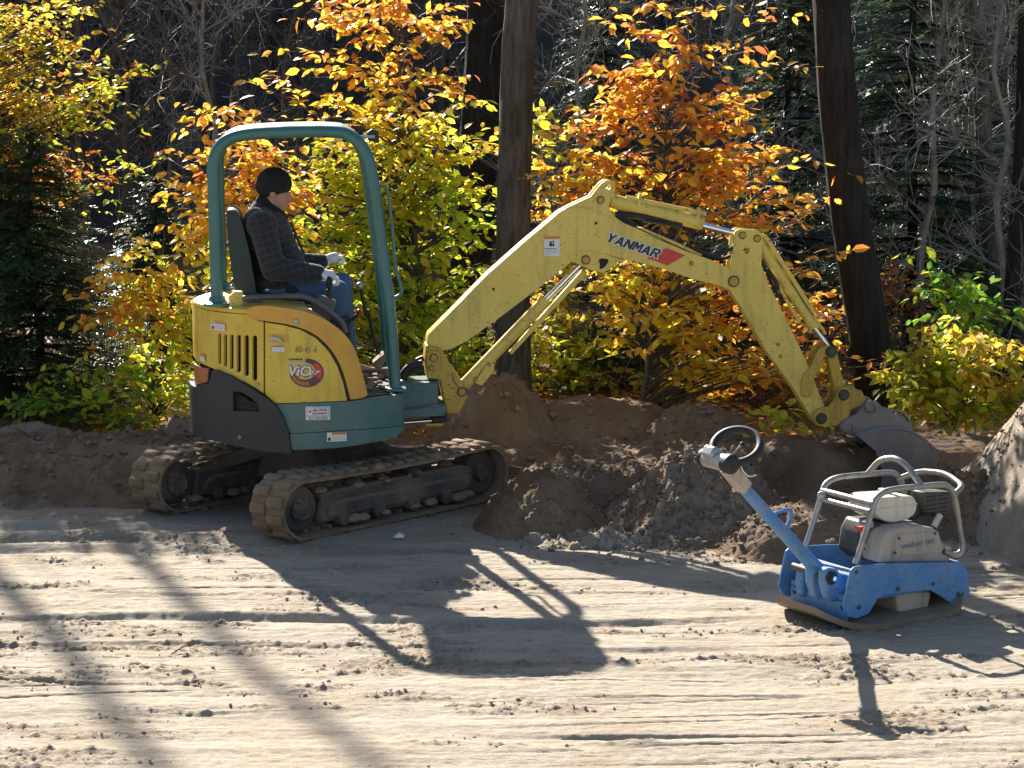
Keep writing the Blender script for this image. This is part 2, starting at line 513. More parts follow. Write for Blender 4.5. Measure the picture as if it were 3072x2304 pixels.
M['denim'] = paint('blue_denim', (.05, .10, .20), .85, .25, dustc=(.12, .17, .25), sc=12)
M['glove'] = paint('white_knit_glove', (.72, .70, .74), .9, .05, sc=16, bump=.3)
M['boot'] = paint('brown_leather', (.08, .05, .03), .6, .4)
M['lamp_glass'] = paint('clear_lens', (.55, .56, .56), .1, .1)
M['red_knob'] = paint('red_knob', (.3, .015, .02), .35, .05)

def plaid(name):
    m, nt, out = new_mat(name)
    tc = N(nt, 'ShaderNodeTexCoord'); sx = N(nt, 'ShaderNodeSeparateXYZ'); 
    mp = N(nt, 'ShaderNodeMapping'); mp.inputs['Rotation'].default_value = (0, .25, 0); nt.links.new(tc.outputs['Object'], mp.inputs[0]); nt.links.new(mp.outputs[0], sx.inputs[0])
    def stripes(sock, freq, w, ph):
        a = N(nt, 'ShaderNodeMath', operation='MULTIPLY_ADD'); a.inputs[1].default_value = freq; a.inputs[2].default_value = ph; nt.links.new(sock, a.inputs[0])
        f = N(nt, 'ShaderNodeMath', operation='FRACT'); nt.links.new(a.outputs[0], f.inputs[0])
        return ramp(nt, f.outputs[0], [(0.0, 0.0), (.5 - w, 0.0), (.5, 1.0), (.5 + w, 0.0)])
    base = (.02, .02, .025, 1)
    c = mixc(nt, stripes(sx.outputs[2], 22, .2, .1), base, (.038, .042, .052, 1))
    s2 = stripes(sx.outputs[0], 22, .2, .3)
    mm = N(nt, 'ShaderNodeMath', operation='MULTIPLY'); mm.inputs[1].default_value = .6; nt.links.new(s2, mm.inputs[0])
    c = mixc(nt, mm.outputs[0], c, (.042, .046, .058, 1))
    c = mixc(nt, stripes(sx.outputs[2], 11, .09, .7), c, (.035, .022, .028, 1))
    nz = N(nt, 'ShaderNodeTexNoise', Scale=120.0, Detail=3.0); nt.links.new(tc.outputs['Object'], nz.inputs['Vector'])
    c = mixc(nt, 1.0, c, ramp(nt, nz.outputs['Fac'], [(.3, .6), (.7, 1.4)]), 'MULTIPLY')
    b = N(nt, 'ShaderNodeBsdfPrincipled', Roughness=.95); b.inputs['Sheen Weight'].default_value = .15
    nt.links.new(c, b.inputs['Base Color'])
    n3 = N(nt, 'ShaderNodeTexNoise', Scale=14.0, Detail=4.0); nt.links.new(tc.outputs['Object'], n3.inputs['Vector'])
    bp = N(nt, 'ShaderNodeBump', Strength=.5, Distance=.03); nt.links.new(n3.outputs['Fac'], bp.inputs['Height']); nt.links.new(bp.outputs[0], b.inputs['Normal'])
    nt.links.new(b.outputs[0], out.inputs['Surface']); return m
M['plaid'] = plaid('dark_plaid_wool')
# ------------------------------------------------------------------ ground
def sand_mat(name, forest=True):
    m, nt, out = new_mat(name)
    tc = N(nt, 'ShaderNodeTexCoord')
    at_ = N(nt, 'ShaderNodeAttribute'); at_.attribute_name = 'damp'
    n1 = N(nt, 'ShaderNodeTexNoise', Scale=1.6, Detail=8.0, Roughness=.6); nt.links.new(tc.outputs['Object'], n1.inputs['Vector'])
    mp = N(nt, 'ShaderNodeMapping'); mp.inputs['Scale'].default_value = (.30, 1.0, 1.0); mp.inputs['Rotation'].default_value = (0, 0, -.12); nt.links.new(tc.outputs['Object'], mp.inputs[0])
    n2 = N(nt, 'ShaderNodeTexNoise', Scale=22.0, Detail=8.0, Roughness=.68); nt.links.new(mp.outputs[0], n2.inputs['Vector'])
    n3 = N(nt, 'ShaderNodeTexNoise', Scale=70.0, Detail=7.0, Roughness=.75); nt.links.new(tc.outputs['Object'], n3.inputs['Vector'])
    dry = ramp(nt, n2.outputs['Fac'], [(.28, (.30, .25, .19)), (.52, (.375, .325, .255)), (.78, (.43, .38, .305))])
    dry = mixc(nt, ramp(nt, n1.outputs['Fac'], [(.45, 0.0), (.7, .5)]), dry, (.33, .26, .18, 1))
    wet = ramp(nt, n1.outputs['Fac'], [(.3, (.115, .067, .036)), (.55, (.205, .127, .072)), (.75, (.28, .185, .112))])
    c = mixc(nt, at_.outputs['Fac'], dry, wet)
    c = mixc(nt, 1.0, c, ramp(nt, n3.outputs['Fac'], [(.3, .72), (.65, 1.12)]), 'MULTIPLY')
    if forest:
        lt = N(nt, 'ShaderNodeAttribute'); lt.attribute_name = 'litter'
        vo = N(nt, 'ShaderNodeTexVoronoi', Scale=14.0); nt.links.new(tc.outputs['Object'], vo.inputs['Vector'])
        lc = ramp(nt, vo.outputs['Color'], [(.1, (.05, .03, .015)), (.45, (.14, .07, .025)), (.7, (.22, .11, .03)), (.95, (.3, .2, .05))])
        c = mixc(nt, lt.outputs['Fac'], c, lc)
    b = N(nt, 'ShaderNodeBsdfPrincipled', Roughness=.93); b.inputs['Specular IOR Level'].default_value = .25
    nt.links.new(c, b.inputs['Base Color'])
    ad = N(nt, 'ShaderNodeMath', operation='MULTIPLY_ADD'); ad.inputs[1].default_value = .5
    nt.links.new(n3.outputs['Fac'], ad.inputs[0]); nt.links.new(n2.outputs['Fac'], ad.inputs[2])
    bp = N(nt, 'ShaderNodeBump', Strength=.75, Distance=.016); nt.links.new(ad.outputs[0], bp.inputs['Height'])
    nt.links.new(bp.outputs[0], b.inputs['Normal']); nt.links.new(b.outputs[0], out.inputs['Surface'])
    return m
M['sand'] = sand_mat('trampled_sand')
M['heap_sand'] = sand_mat('dug_sand', False)

def sstep(a, b, x):
    t = np.clip((x - a) / (b - a), 0, 1); return t * t * (3 - 2 * t)

def ground_h(X, Y):
    # shallow ruts and scrape marks that run across, patches of crumbled clods, gentle unevenness
    Ys = Y - .12 * X + .22 * np.sin(X * .55 + .4)
    near = 1 - sstep(14.2, 15.5, Y)
    z = .020 * fbm(X * .30, Ys * 1.7, 3, 3)
    z = z + .009 * fbm(X * .5, Ys * 6.0, 3, 9)
    scr = np.abs(fbm(X * .22 + 7, Ys * 3.1, 2, 21))
    z = z - .020 * np.exp(-(scr / .022) ** 2) * sstep(-.15, .35, vnoise(X * .5, Ys * .9, 40))
    patch = sstep(.02, .38, fbm(X * .75, Ys * 3.2, 4, 33, .6))
    cl = np.abs(fbm(X * 20, Y * 26, 3, 51)); cl2 = sstep(.05, .5, fbm(X * 9, Ys * 20, 4, 77, .65))
    iso = sstep(.15, .5, fbm(X * 26, Y * 34, 2, 58)) + .6 * sstep(.15, .55, fbm(X * 12, Ys * 20, 3, 59, .6))
    wide = sstep(-.25, .25, fbm(X * .5, Ys * 1.4, 3, 83))
    z = z + (patch + .22 * wide) * (.008 * cl2 + .010 * cl + .012 * iso)
    z = z + .005 * fbm(X * 16, Y * 22, 2, 5)
    # tread ruts beside the machine on the left
    for (y0, w, d) in ((12.62, .07, .045), (12.30, .06, .03), (13.0, .06, .03), (10.7, .04, .03), (10.15, .03, .014)):
        yy = Ys - y0 - .08 * np.sin(X * 1.3 + y0)
        m = (1 - sstep(-1.6, -.6, X)) if y0 > 12 else (1 - sstep(.6, 1.4, X))
        z = z + m * d * (-np.exp(-(yy / w) ** 2) + .8 * np.exp(-((yy - 1.8 * w) / (w * .8)) ** 2)) * (.6 + .8 * np.abs(vnoise(X * 2.2, Ys, 61)))
    z = z * (.35 + .65 * near) 
    # level pad under the machines
    pad = np.exp(-(((X + 1.0) / 1.5) ** 2 + ((Y - 13.4) / 1.3) ** 2) ** 3)
    pad = np.maximum(pad, np.exp(-(((X - 1.88) / .62) ** 2 + ((Y - 11.05) / .5) ** 2) ** 3))
    z = z * (1 - .8 * pad)
    z = z + .22 * sstep(14.6, 17.0, Y) + .025 * np.clip(Y - 18, 0, 200) * (Y < 400)
    # the trench the bucket digs in
    z = z - .28 * np.exp(-(((X - 2.25) / .75) ** 2) ** 2) * np.exp(-(((Y - 13.15) / .38) ** 2) ** 2)
    return z

def hgrid(name, xs, ys, zf, mat, damp=None, litter=None, parent=None, smooth=True):
    X, Y = np.meshgrid(xs, ys)
    Z = zf(X, Y)
    V = np.stack([X, Y, Z], -1).reshape(-1, 3)
    nx, ny = len(xs), len(ys)
    i = np.arange((ny - 1) * (nx - 1)); r = i // (nx - 1); c = i % (nx - 1); a = r * nx + c
    Q = np.stack([a, a + 1, a + nx + 1, a + nx], -1)
    me = np_mesh(name, V, None, Q, smooth=smooth)
    for nm, fn in (('damp', damp), ('litter', litter)):
        A = me.attributes.new(nm, 'FLOAT', 'POINT')
        vals = np.zeros(len(V), np.float32) if fn is None else fn(X, Y, Z).astype(np.float32).ravel()
        A.data.foreach_set('value', vals)
    return mesh_obj(name, me, mat, parent)

def spread(lo, hi, step, far_lo, far_hi, k=14):
    a = np.arange(lo, hi, step)
    l = lo - (lo - far_lo) * (np.linspace(1, 0, k, endpoint=False) ** 2.2)
    h = hi + (far_hi - hi) * (np.linspace(0, 1, k) ** 2.2)
    return np.concatenate([l, a, h])
gx = spread(-4.2, 4.3, .0135, -90, 90)
gy = np.concatenate([-30 + np.linspace(0, 1, 10, endpoint=False) * 37.6, np.arange(7.6, 12.6, .0105), np.arange(12.6, 16.4, .022), 16.4 + 84 * np.linspace(0, 1, 40) ** 2.0])
def litter_f(X, Y, Z): return sstep(15.6, 16.6, Y + .5 * fbm(X * 1.2, Y * 1.2, 3, 4)) * .95
def damp_f(X, Y, Z):
    d = .75 * sstep(13.0, 13.9, Y + .25 * fbm(X * 2, Y * 2, 3, 91) + .15 * np.clip(X, 0, 3)) + .22 * sstep(.1, .4, fbm(X * 1.3, Y * 3.0, 3, 15))
    d = d + .22 * sstep(.02, .38, fbm(X * .75, (Y - .12 * X + .22 * np.sin(X * .55 + .4)) * 3.2, 4, 33, .6))
    return np.clip(d, 0, 1)
g = hgrid('ground', gx, gy, ground_h, M['sand'], damp_f, litter_f)
tag(g, 'pale trampled sand of the work yard with ruts and crumbs', 'ground', kind='structure')

def heap(name, label, cx, cy, rx, ry, h, seed, group=None, rot=0.0, rough=1.0, n=110, power=1.25, damp=.9, skew=0.0, flat=0.0):
    xs = np.linspace(-1.75, 1.75, n) * rx; ys = np.linspace(-1.75, 1.75, n) * ry
    def zf(X, Y):
        cr, sr = math.cos(rot), math.sin(rot)
        d = np.sqrt(((X + skew * Y) / rx) ** 2 + (Y / ry) ** 2)
        wx, wy = X + cx, Y + cy
        d = d + .20 * rough * fbm(wx * 2.4, wy * 2.4, 3, seed)
        z = h * np.exp(-np.abs(d) ** (2 * power) * 1.05)
        if flat: z = np.minimum(z, h * flat + (z - h * flat) * .35)
        m = np.clip(z / h * 2.5, 0, 1)
        z = z + m * rough * (.05 * fbm(wx * 4.5, wy * 4.5, 3, seed + 5) + .030 * sstep(.0, .6, fbm(wx * 13, wy * 13, 4, seed + 8, .65)) + .024 * np.abs(fbm(wx * 27, wy * 27, 3, seed + 2, .6)))
        edge = sstep(.72, 1.0, np.maximum(np.abs(X) / (1.75 * rx), np.abs(Y) / (1.75 * ry)))
        return z * (1 - edge) - .055 - .12 * edge
    o = hgrid(name, xs, ys, zf, M['heap_sand'], lambda X, Y, Z: np.clip(damp + .3 * fbm(X * 3, Y * 3, 3, seed), 0, 1))
    o.location = (cx, cy, float(ground_h(np.array([cx]), np.array([cy]))[0]) * 0 + (.2 if cy > 15.4 else .0))
    o.rotation_euler = (0, 0, rot)
    o['rx'] = rx * 1.75; o['ry'] = ry * 1.75
    tag(o, label, 'heap', group)
    return o
H1 = heap('sand_heap', 'small rounded sand heap against the front of the near track', .20, 12.98, .34, .42, .42, 3, rough=.9)
H2 = heap('sand_heap', 'cloddy sand heap right behind the steering wheel of the blue compactor', 1.18, 13.0, .48, .55, .50, 8, rough=1.5, n=150, damp=.6)
H3 = heap('sand_heap', 'low shaded sand heap behind the engine of the blue compactor', 1.85, 12.35, .62, .42, .30, 14, rough=.8)
H4 = heap('sand_heap', 'steep brown sand heap at the foot of the thick straight tree trunk', -.09, 15.0, .48, .5, .68, 22, rough=1.0)
H5 = heap('sand_heap', 'smooth flat-topped sand heap in front of the slender orange sapling', .62, 15.2, .72, .5, .60, 31, rough=.45, flat=.75)
H6 = heap('sand_heap', 'brown sand heap right of the slender orange sapling stem', 1.32, 14.9, .50, .5, .50, 38, rough=1.0)
H7 = heap('sand_bank', 'long brown sand bank with a crumbling edge below the bucket', 2.6, 14.25, 1.5, .48, .42, 44, rough=.7, n=150, power=2.2, flat=.8)
H8 = heap('sand_heap', 'tall steep sand pile with a sunlit face at the right edge', 3.70, 12.3, .58, 1.3, 1.7, 52, rough=.32, n=190, damp=.2, rot=R(14), power=1.0)
H9 = heap('sand_heap', 'crumbly spill of sand between the bucket and the tall pile', 2.72, 12.9, .42, .38, .40, 61, rough=1.6, n=120)
H10 = heap('sand_bank', 'long shaded sand bank behind the far track on the left', -3.0, 14.35, 1.9, .72, .36, 70, rough=1.35, n=170, power=1.3, damp=.85)
H11 = heap('sand_heap', 'pale pointed sand heap below the dark hemlock on the left', -3.55, 15.3, .48, .4, .30, 77, rough=.4, damp=.5)
H12 = heap('sand_heap', 'rough sand heap behind the tail of the excavator', -2.1, 15.0, .7, .5, .40, 83, rough=1.2, damp=.7)
H13 = heap('sand_heap', 'low crumbled mound of sand between the blade and the cloddy heap', .75, 13.7, .75, .45, .27, 92, rough=1.5, n=130, damp=.8)
H14 = heap('sand_heap', 'flat spread of loose sand in front of the small rounded heap', .45, 12.45, .42, .22, .10, 97, rough=1.2, damp=.3)

H15 = heap('sand_bank', 'low continuous brown bank of soil joining the heaps under the boom', .8, 14.35, 1.7, .62, .30, 105, rough=1.1, n=170, power=1.6, damp=.9)
# loose crumbs of sand scattered over the yard and the heaps
def clods():
    base = bmesh.new(); bmesh.ops.create_icosphere(base, subdivisions=1, radius=1.0)
    bv = np.array([v.co[:] for v in base.verts]); bf = np.array([[v.index for v in f.verts] for f in base.faces]); base.free()
    pts = []; sz = []
    def put(n, cx, cy, rx, ry, s0, s1):
        p = rng.normal(size=(n, 2)) * .5 * np.array([rx, ry]) + np.array([cx, cy]); pts.append(p); sz.append(s0 + (s1 - s0) * rng.random(n) ** 3)
    put(1900, 1.15, 12.75, .6, .55, .005, .022); put(500, .3, 12.8, .5, .4, .004, .016); put(800, 1.0, 13.6, 1.2, .5, .005, .024)
    put(600, 2.7, 12.75, .5, .4, .005, .022); put(900, -2.9, 14.2, 1.8, .7, .005, .026); put(400, 1.4, 12.2, 1.2, .3, .004, .018)
    put(350, -2.1, 14.7, .7, .5, .006, .03); put(500, .6, 14.7, 1.6, .5, .006, .03)
    n = 5200; p = np.stack([rng.uniform(-2.8, 2.8, n), rng.uniform(8.0, 13.0, n)], -1)
    keep = fbm(p[:, 0] * .75, (p[:, 1] - .12 * p[:, 0] + .22 * np.sin(p[:, 0] * .55 + .4)) * 3.2, 4, 33, .6) > .1
    pts.append(p[keep]); sz.append(.003 + .008 * rng.random(keep.sum()) ** 3)
    P = np.concatenate(pts); S = np.concatenate(sz)
    dg = bpy.context.evaluated_depsgraph_get(); dg.update()
    Z = np.zeros(len(P)); ok = np.ones(len(P), bool)
    gz = ground_h(P[:, 0], P[:, 1])
    trees = []
    from mathutils.bvhtree import BVHTree
    for o in (H1, H2, H3, H4, H5, H6, H7, H8, H9, H10, H11, H12, H13, H14, H15):
        trees.append((o, BVHTree.FromObject(o, dg)))
    for i in range(len(P)):
        z = gz[i]
        for o, t in trees:
            lp = o.matrix_world.inverted() @ Vector((P[i, 0], P[i, 1], 5))
            if abs(lp.x) < o['rx'] and abs(lp.y) < o['ry']:
                h = t.ray_cast(lp, Vector((0, 0, -1)))
                if h[0] is not None: z = max(z, (o.matrix_world @ h[0]).z)
        Z[i] = z
    V = []; F = []
    for i in range(len(P)):
        q = rng.normal(size=(len(bv), 1)) * .3 + 1
        vv = bv * q * S[i] * np.array([1, 1, .75]) * rng.uniform(.8, 1.25, 3) + np.array([P[i, 0], P[i, 1], Z[i] + S[i] * .3])
        V.append(vv); F.append(bf + i * len(bv))
    me = np_mesh('sand_crumbs', np.concatenate(V), np.concatenate(F), smooth=False)
    A = me.attributes.new('damp', 'FLOAT', 'POINT'); A.data.foreach_set('value', np.repeat(np.where(np.arange(len(P)) < len(P) - keep.sum(), .75, .15), len(bv)).astype(np.float32))
    tag(mesh_obj('sand_crumbs', me, M['heap_sand']), 'loose crumbs and clods of sand on the heaps and yard', 'soil', kind='stuff')
bpy.context.view_layer.update()
clods()

# ------------------------------------------------------------------ hillside behind the wood
def hill_mat():
    m, nt, out = new_mat('hillside_litter')
    tc = N(nt, 'ShaderNodeTexCoord')
    n1 = N(nt, 'ShaderNodeTexNoise', Scale=.9, Detail=10.0, Roughness=.7); nt.links.new(tc.outputs['Object'], n1.inputs['Vector'])
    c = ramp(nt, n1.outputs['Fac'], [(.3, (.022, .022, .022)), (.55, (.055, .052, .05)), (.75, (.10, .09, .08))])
    b = N(nt, 'ShaderNodeBsdfPrincipled', Roughness=1.0); nt.links.new(c, b.inputs['Base Color'])
    bp = N(nt, 'ShaderNodeBump', Strength=1.0, Distance=.3); nt.links.new(n1.outputs['Fac'], bp.inputs['Height']); nt.links.new(bp.outputs[0], b.inputs['Normal'])
    nt.links.new(b.outputs[0], out.inputs['Surface']); return m
M['hill'] = hill_mat()
hx = np.linspace(-60, 60, 160); hy = np.linspace(27, 70, 90)
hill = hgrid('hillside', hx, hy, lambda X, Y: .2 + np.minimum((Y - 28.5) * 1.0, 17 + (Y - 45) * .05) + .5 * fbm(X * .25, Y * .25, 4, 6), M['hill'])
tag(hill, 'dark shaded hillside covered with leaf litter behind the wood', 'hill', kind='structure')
# ------------------------------------------------------------------ excavator
HF = Frame((-1.28, 13.55, 0), R(6))
RB = .78
EX = empty('excavator', HF.o, HF.yaw)
tag(EX, 'yellow and teal mini excavator with open canopy digging beside the trees', 'excavator')

def S(u, z, d=0.0, side=1):
    a = u / RB
    return Vector((-(RB + d) * math.cos(a), -side * (RB + d) * math.sin(a), z))
def KU(pts, rad=RB, cf=c2):
    out = []
    for (x, y) in pts:
        a, z = HF.cyl(*cf(x, y), rad); out.append((a * RB, z))
    return out
def HP(pts, y, cf):
    out = []
    for (x, y_) in pts:
        p = HF.plane(*cf(x, y_), y); out.append((p.x, p.z))
    return out
def HV(pts, y, cf):
    return [HF.plane(*cf(a, b), y) for a, b in pts]
def smooth_poly(pts, n=4, closed=True):
    return [(p.x, p.y) for p in catmull([Vector((a, b, 0)) for a, b in pts], n, closed)]
def body(name, pts, d, thick, mat, holes=(), side=1, step=.045, parent=None):
    return skin_panel(name, pts, list(holes), lambda u, z, dd: S(u, z, d + dd, side), thick, mat, parent or EX, step)

def slot(cx, top, bot, w):
    r = w / 2; out = []
    for k in range(7): a = PI - PI * k / 6; out.append((cx + r * math.cos(a), top + r - r * math.sin(a)))
    for k in range(7): a = -PI * k / 6; out.append((cx + r * math.cos(a), bot - r - r * math.sin(a)))
    return out

# tail cover with its six vent slots
tail = KU([(560, 232), (600, 268), (692, 292), (692, 884), (640, 848), (560, 802), (430, 735), (250, 668), (175, 635)])
ztop = KU([(400, 210)])[0][1]
tail = [(-.02, ztop), *KU([(300, 210)]), *tail]
zb0 = KU([(175, 630)])[0][1]
tail += [(KU([(130, 612)])[0][0], zb0 + .005), (-.02, zb0 + .03)]
slots = [KU(slot(cx, t, b, w)) for cx, t, b, w in ((328, 388, 642, 27), (376, 393, 662, 29), (428, 396, 685, 32), (487, 399, 711, 35), (552, 402, 742, 38), (620, 404, 779, 41))]
engine_cover = body('engine_cover', tail, 0, .02, M['yellow'], slots)
tail_l = [(.02 if u < 0 else u, z) for u, z in tail] + []
body('engine_cover', [(max(u, 0.0), z) for u, z in tail], 0, .02, M['yellow'], side=-1)
# hood top: rounded lid over the engine
top = MB()
ang = [R(a) for a in range(-86, 87, 4)]
ring0 = [(-(RB) * math.cos(a), RB * math.sin(a)) for a in ang]
nA = len(ang)
vs = [(x, y, ztop) for x, y in ring0] + [(x * .985, y * .985, ztop + .022) for x, y in ring0] + [(x * .94, y * .94, ztop + .035) for x, y in ring0] + [(x * .3 - .05, y * .55, ztop + .045) for x, y in ring0]
fs = [(r * nA + k, r * nA + k + 1, (r + 1) * nA + k + 1, (r + 1) * nA + k) for r in range(3) for k in range(nA - 1)]
top.add(vs, fs)
hood = top.build('hood_top', M['yellow'], EX)
so = hood.modifiers.new('solid', 'SOLIDIFY'); so.thickness = .02
# door in the side cover
doorp = KU([(708, 296), (850, 318), (1000, 357), (1125, 425), (1232, 535), (1302, 655), (1352, 795), (1384, 945), (1200, 952), (960, 962), (792, 966), (708, 892)])
door = body('side_door', doorp, .002, .025, M['yellow'])
# flared fender along the operator's side
fend = KU([(560, 205), (580, 178), (620, 162), (700, 155), (850, 170), (1000, 196), (1150, 247), (1280, 322), (1380, 415), (1450, 535), (1500, 700), (1540, 860), (1532, 908), (1420, 932), (1402, 900), (1372, 780), (1322, 640), (1250, 520), (1140, 410), (1010, 342), (860, 303), (700, 280), (612, 264), (572, 236)])
fender = body('fender', smooth_poly(fend, 3), .016, .20, M['orange_yellow'], step=.05)
fender.modifiers.new('bevel', 'BEVEL').width = .012
fender.modifiers['bevel'].segments = 3; fender.modifiers['bevel'].limit_method = 'ANGLE'; fender.modifiers['bevel'].angle_limit = R(50)
# dark rubber gap between door and fender
gap = KU([(704, 284), (860, 306), (1010, 345), (1140, 414), (1250, 524), (1322, 644), (1372, 784), (1402, 940), (1388, 944), (1355, 790), (1304, 652), (1234, 532), (1127, 421), (1002, 353), (852, 314), (704, 291)])
body('fender_seal', gap, .004, .05, M['black'])
# counterweight cover, lower house side
cwp = KU([(150, 690), (280, 688), (420, 745), (560, 826), (700, 916), (790, 985), (855, 1085), (895, 1200), (925, 1385), (700, 1365), (420, 1312), (250, 1275)], RB + .03)
zc1 = KU([(160, 850)], RB + .03)[0][1]; zc0 = KU([(330, 1290)], RB + .03)[0][1]
cw = [p for p in cwp[2:11]]
cw_poly = [(-.02, zc1 + .02), (KU([(118, 850)], RB + .03)[0][0], zc1), *KU([(240, 800), (262, 700), (285, 690)], RB + .03), *cw, (cwp[10][0] - .12, zc0), (-.02, zc0)]
body('counterweight', cw_poly, .03, .06, M['navy'], [KU([(440, 865), (520, 880), (600, 930), (655, 985), (655, 1035), (440, 1030)], RB + .03)])
body('counterweight', [(max(u, 0.0), z) for u, z in cw_poly], .03, .06, M['navy'], side=-1)
body('grille', KU([(430, 850), (670, 990), (670, 1045), (430, 1040)]), .0, .01, M['dark'])
for k in range(6):
    zz = KU([(545, 1022 - k * 20)])[0][1]; u0 = KU([(445, 950)])[0][0]; u1 = KU([(650 - k * 18, 1000)])[0][0]
    body('grille_slat', [(u0, zz - .002), (u1, zz - .002), (u1, zz + .003), (u0, zz + .003)], .012, .01, M['navy'])
# tail lamp
lamp = body('tail_lamp', KU([(122, 640), (245, 680), (236, 788), (135, 818)]), .008, .02, M['lens'])
body('lamp_seal', KU([(116, 634), (252, 676), (242, 796), (130, 826)]), .003, .02, M['black'])
# teal lower panels
lowp = KU([(787, 976), (960, 968), (1200, 958), (1395, 950), (1540, 932), (1700, 908)])
ut = [(1830, 886), (1832, 1200)]
uf = math.acos(-.53 / RB) * RB
zt1 = KU([(1700, 908)])[0][1]; zseam = [(910, 1214), (1300, 1190), (1600, 1168), (1700, 1190)]
low = lowp + [(uf, zt1 - .002)]
zl = KU([(925, 1352), (1300, 1335), (1600, 1290)])
ls = KU([(1600, 1172), (1300, 1192), (912, 1214), (860, 1090)])
body('lower_panel', low + [(uf, ls[0][1] - .01)] + ls, .004, .03, M['teal'])
ls2 = KU([(914, 1219), (1300, 1197), (1600, 1177)])
body('bottom_panel', ls2 + [(uf, ls2[-1][1] - .008), (uf, zl[2][1] + .05), (uf - .05, zl[2][1] + .01)] + zl[::-1], .008, .03, M['teal'])
mir = [(u, z) for u, z in KU([(700, 930), (1000, 966), (1400, 950)])]
body('lower_panel', [(.55, zt1), (uf, zt1), (uf, zl[2][1]), (.55, zl[0][1])], .004, .03, M['teal'], side=-1)
zbot = zl[1][1]
# inner core, deck, front wall
plan = [(-.74 * math.cos(R(a)), .74 * math.sin(R(a))) for a in range(-135, 136, 5)]
core = MB(); n = len(plan)
core.add([(x, y, zbot + .02) for x, y in plan] + [(x, y, zt1 - .03) for x, y in plan], [tuple(range(n)), tuple(range(2 * n - 1, n - 1, -1))] + [(i, (i + 1) % n, (i + 1) % n + n, i + n) for i in range(n)])
rear = [(x, y) for x, y in plan if x < -.12]; nr = len(rear)
core.add([(x, y, zt1 - .04) for x, y in rear] + [(x, y, ztop - .01) for x, y in rear], [tuple(range(nr)), tuple(range(2 * nr - 1, nr - 1, -1))] + [(i, (i + 1) % nr, (i + 1) % nr + nr, i + nr) for i in range(nr)])
core.build('house_frame', M['dark'], EX, smooth=False)
MB().prism([(-.12, zt1 - .03), (.28, zt1 - .03), (.2, ztop - .28), (.02, ztop - .1), (-.12, ztop - .05)], -.66, -.50).build('side_console', M['taupe'], EX, bevel=.02)
fw = MB().box((.535, 0, (zt1 + zbot) / 2 + .02), (.03, 1.06, zt1 - zbot - .05)); fw.build('front_wall', M['teal'], EX, bevel=.008)
dk = MB(); pl = [(min(x, .53), y) for x, y in plan if x > -.2]; nd = len(pl)
nrm_ = [(x, y) for x, y in plan if x > -.2]
right = sorted([p for p in nrm_ if p[1] < 0]); left = sorted([p for p in nrm_ if p[1] >= 0], reverse=True)
dpoly = right + left
dk.add([(x, y, zt1 - .02) for x, y in dpoly] + [(x, y, zt1 + .004) for x, y in dpoly], [tuple(range(len(dpoly))), tuple(range(2 * len(dpoly) - 1, len(dpoly) - 1, -1))] + [(i, (i + 1) % len(dpoly), (i + 1) % len(dpoly) + len(dpoly), i + len(dpoly)) for i in range(len(dpoly))])
dk.build('deck', M['black'], EX, smooth=False)
# muddy mat and crumbs of soil on the deck
mm = MB()
random.seed(5)
for k in range(70):
    x = random.uniform(.22, .5); y = random.uniform(-.55, .45)
    s = random.uniform(.008, .035) * (1.5 if y > 0 else 1)
    mm.ball((x, y, zt1 + .006 + s * .3), (s * random.uniform(.8, 1.6), s * random.uniform(.8, 1.6), s * .7), 6, 4, Matrix.Rotation(random.uniform(0, 3), 3, 'Z'))
tag(mm.build('soil_on_deck', M['mud'], EX), 'crumbs of dried soil lying on the deck', kind='stuff')

# small fittings on the side
def disc(name, p, rad, mat, off=.006, cf=c2, h=.008, parent=None):
    u, z = KU([p], RB, cf)[0]
    c = S(u, z, off); nrm = (S(u, z, 1) - S(u, z, 0)).normalized()
    MB().lathe(c, nrm, [(rad, -.01), (rad, h * .6), (rad * .8, h)], 16).build(name, mat, parent or EX)
disc('fuel_badge', (966, 287), .016, M['silver'], .018)
disc('cover_lock', (646, 808), .012, M['grey_print'], .004)
disc('cover_bolt', (525, 1241), .014, M['lens'], .034)
hp = KU([(745, 408), (760, 395), (880, 392), (902, 410), (905, 440), (880, 462), (800, 470), (755, 450)])
body('handle_recess', hp, .0045, .003, M['orange_yellow'])
hb = KU([(750, 415), (775, 410), (810, 415), (840, 432), (860, 455), (850, 460), (815, 444), (785, 440), (755, 440)])
body('door_handle', hb, .020, .012, M['silver'])

def sticker(name, x0, y0, x1, y1, rows, cf=c2, off=.0085, rad=RB):
    (ua, za), (ub, zb) = KU([(x0, y0)], rad, cf)[0], KU([(x1, y1)], rad, cf)[0]
    def fn(x, y, d=0.0): return S(ua + (ub - ua) * x, za + (zb - za) * y, off + d)
    o = decal(name, [(i / 6, j) for j in (0, 1) for i in range(7)], [(i, i + 1, i + 8, i + 7) for i in range(6)], fn, M['white_print'], EX)
    for (a, b, c, d, mt) in rows:
        decal('print', [(a + (c - a) * i / 4, q) for q in (b, d) for i in range(5)], [(i, i + 1, i + 6, i + 5) for i in range(4)], lambda x, y: fn(x, y, .0012), M[mt], o)
    return o, fn
lines = [(.3, .42, .95, .46, 'grey_print'), (.3, .55, .9, .59, 'grey_print'), (.3, .68, .95, .72, 'grey_print'), (.3, .82, .8, .86, 'grey_print')]
sticker('warning_sticker', 268, 285, 380, 368, [(.3, .04, .97, .24, 'orange_print'), (.05, .1, .22, .4, 'grey_print'), (.07, .55, .24, .9, 'black_print')] + lines)
sticker('warning_sticker', 766, 489, 869, 538, [(.04, .05, .96, .18, 'black_print'), (.1, .42, .85, .47, 'grey_print'), (.1, .6, .8, .65, 'grey_print')])
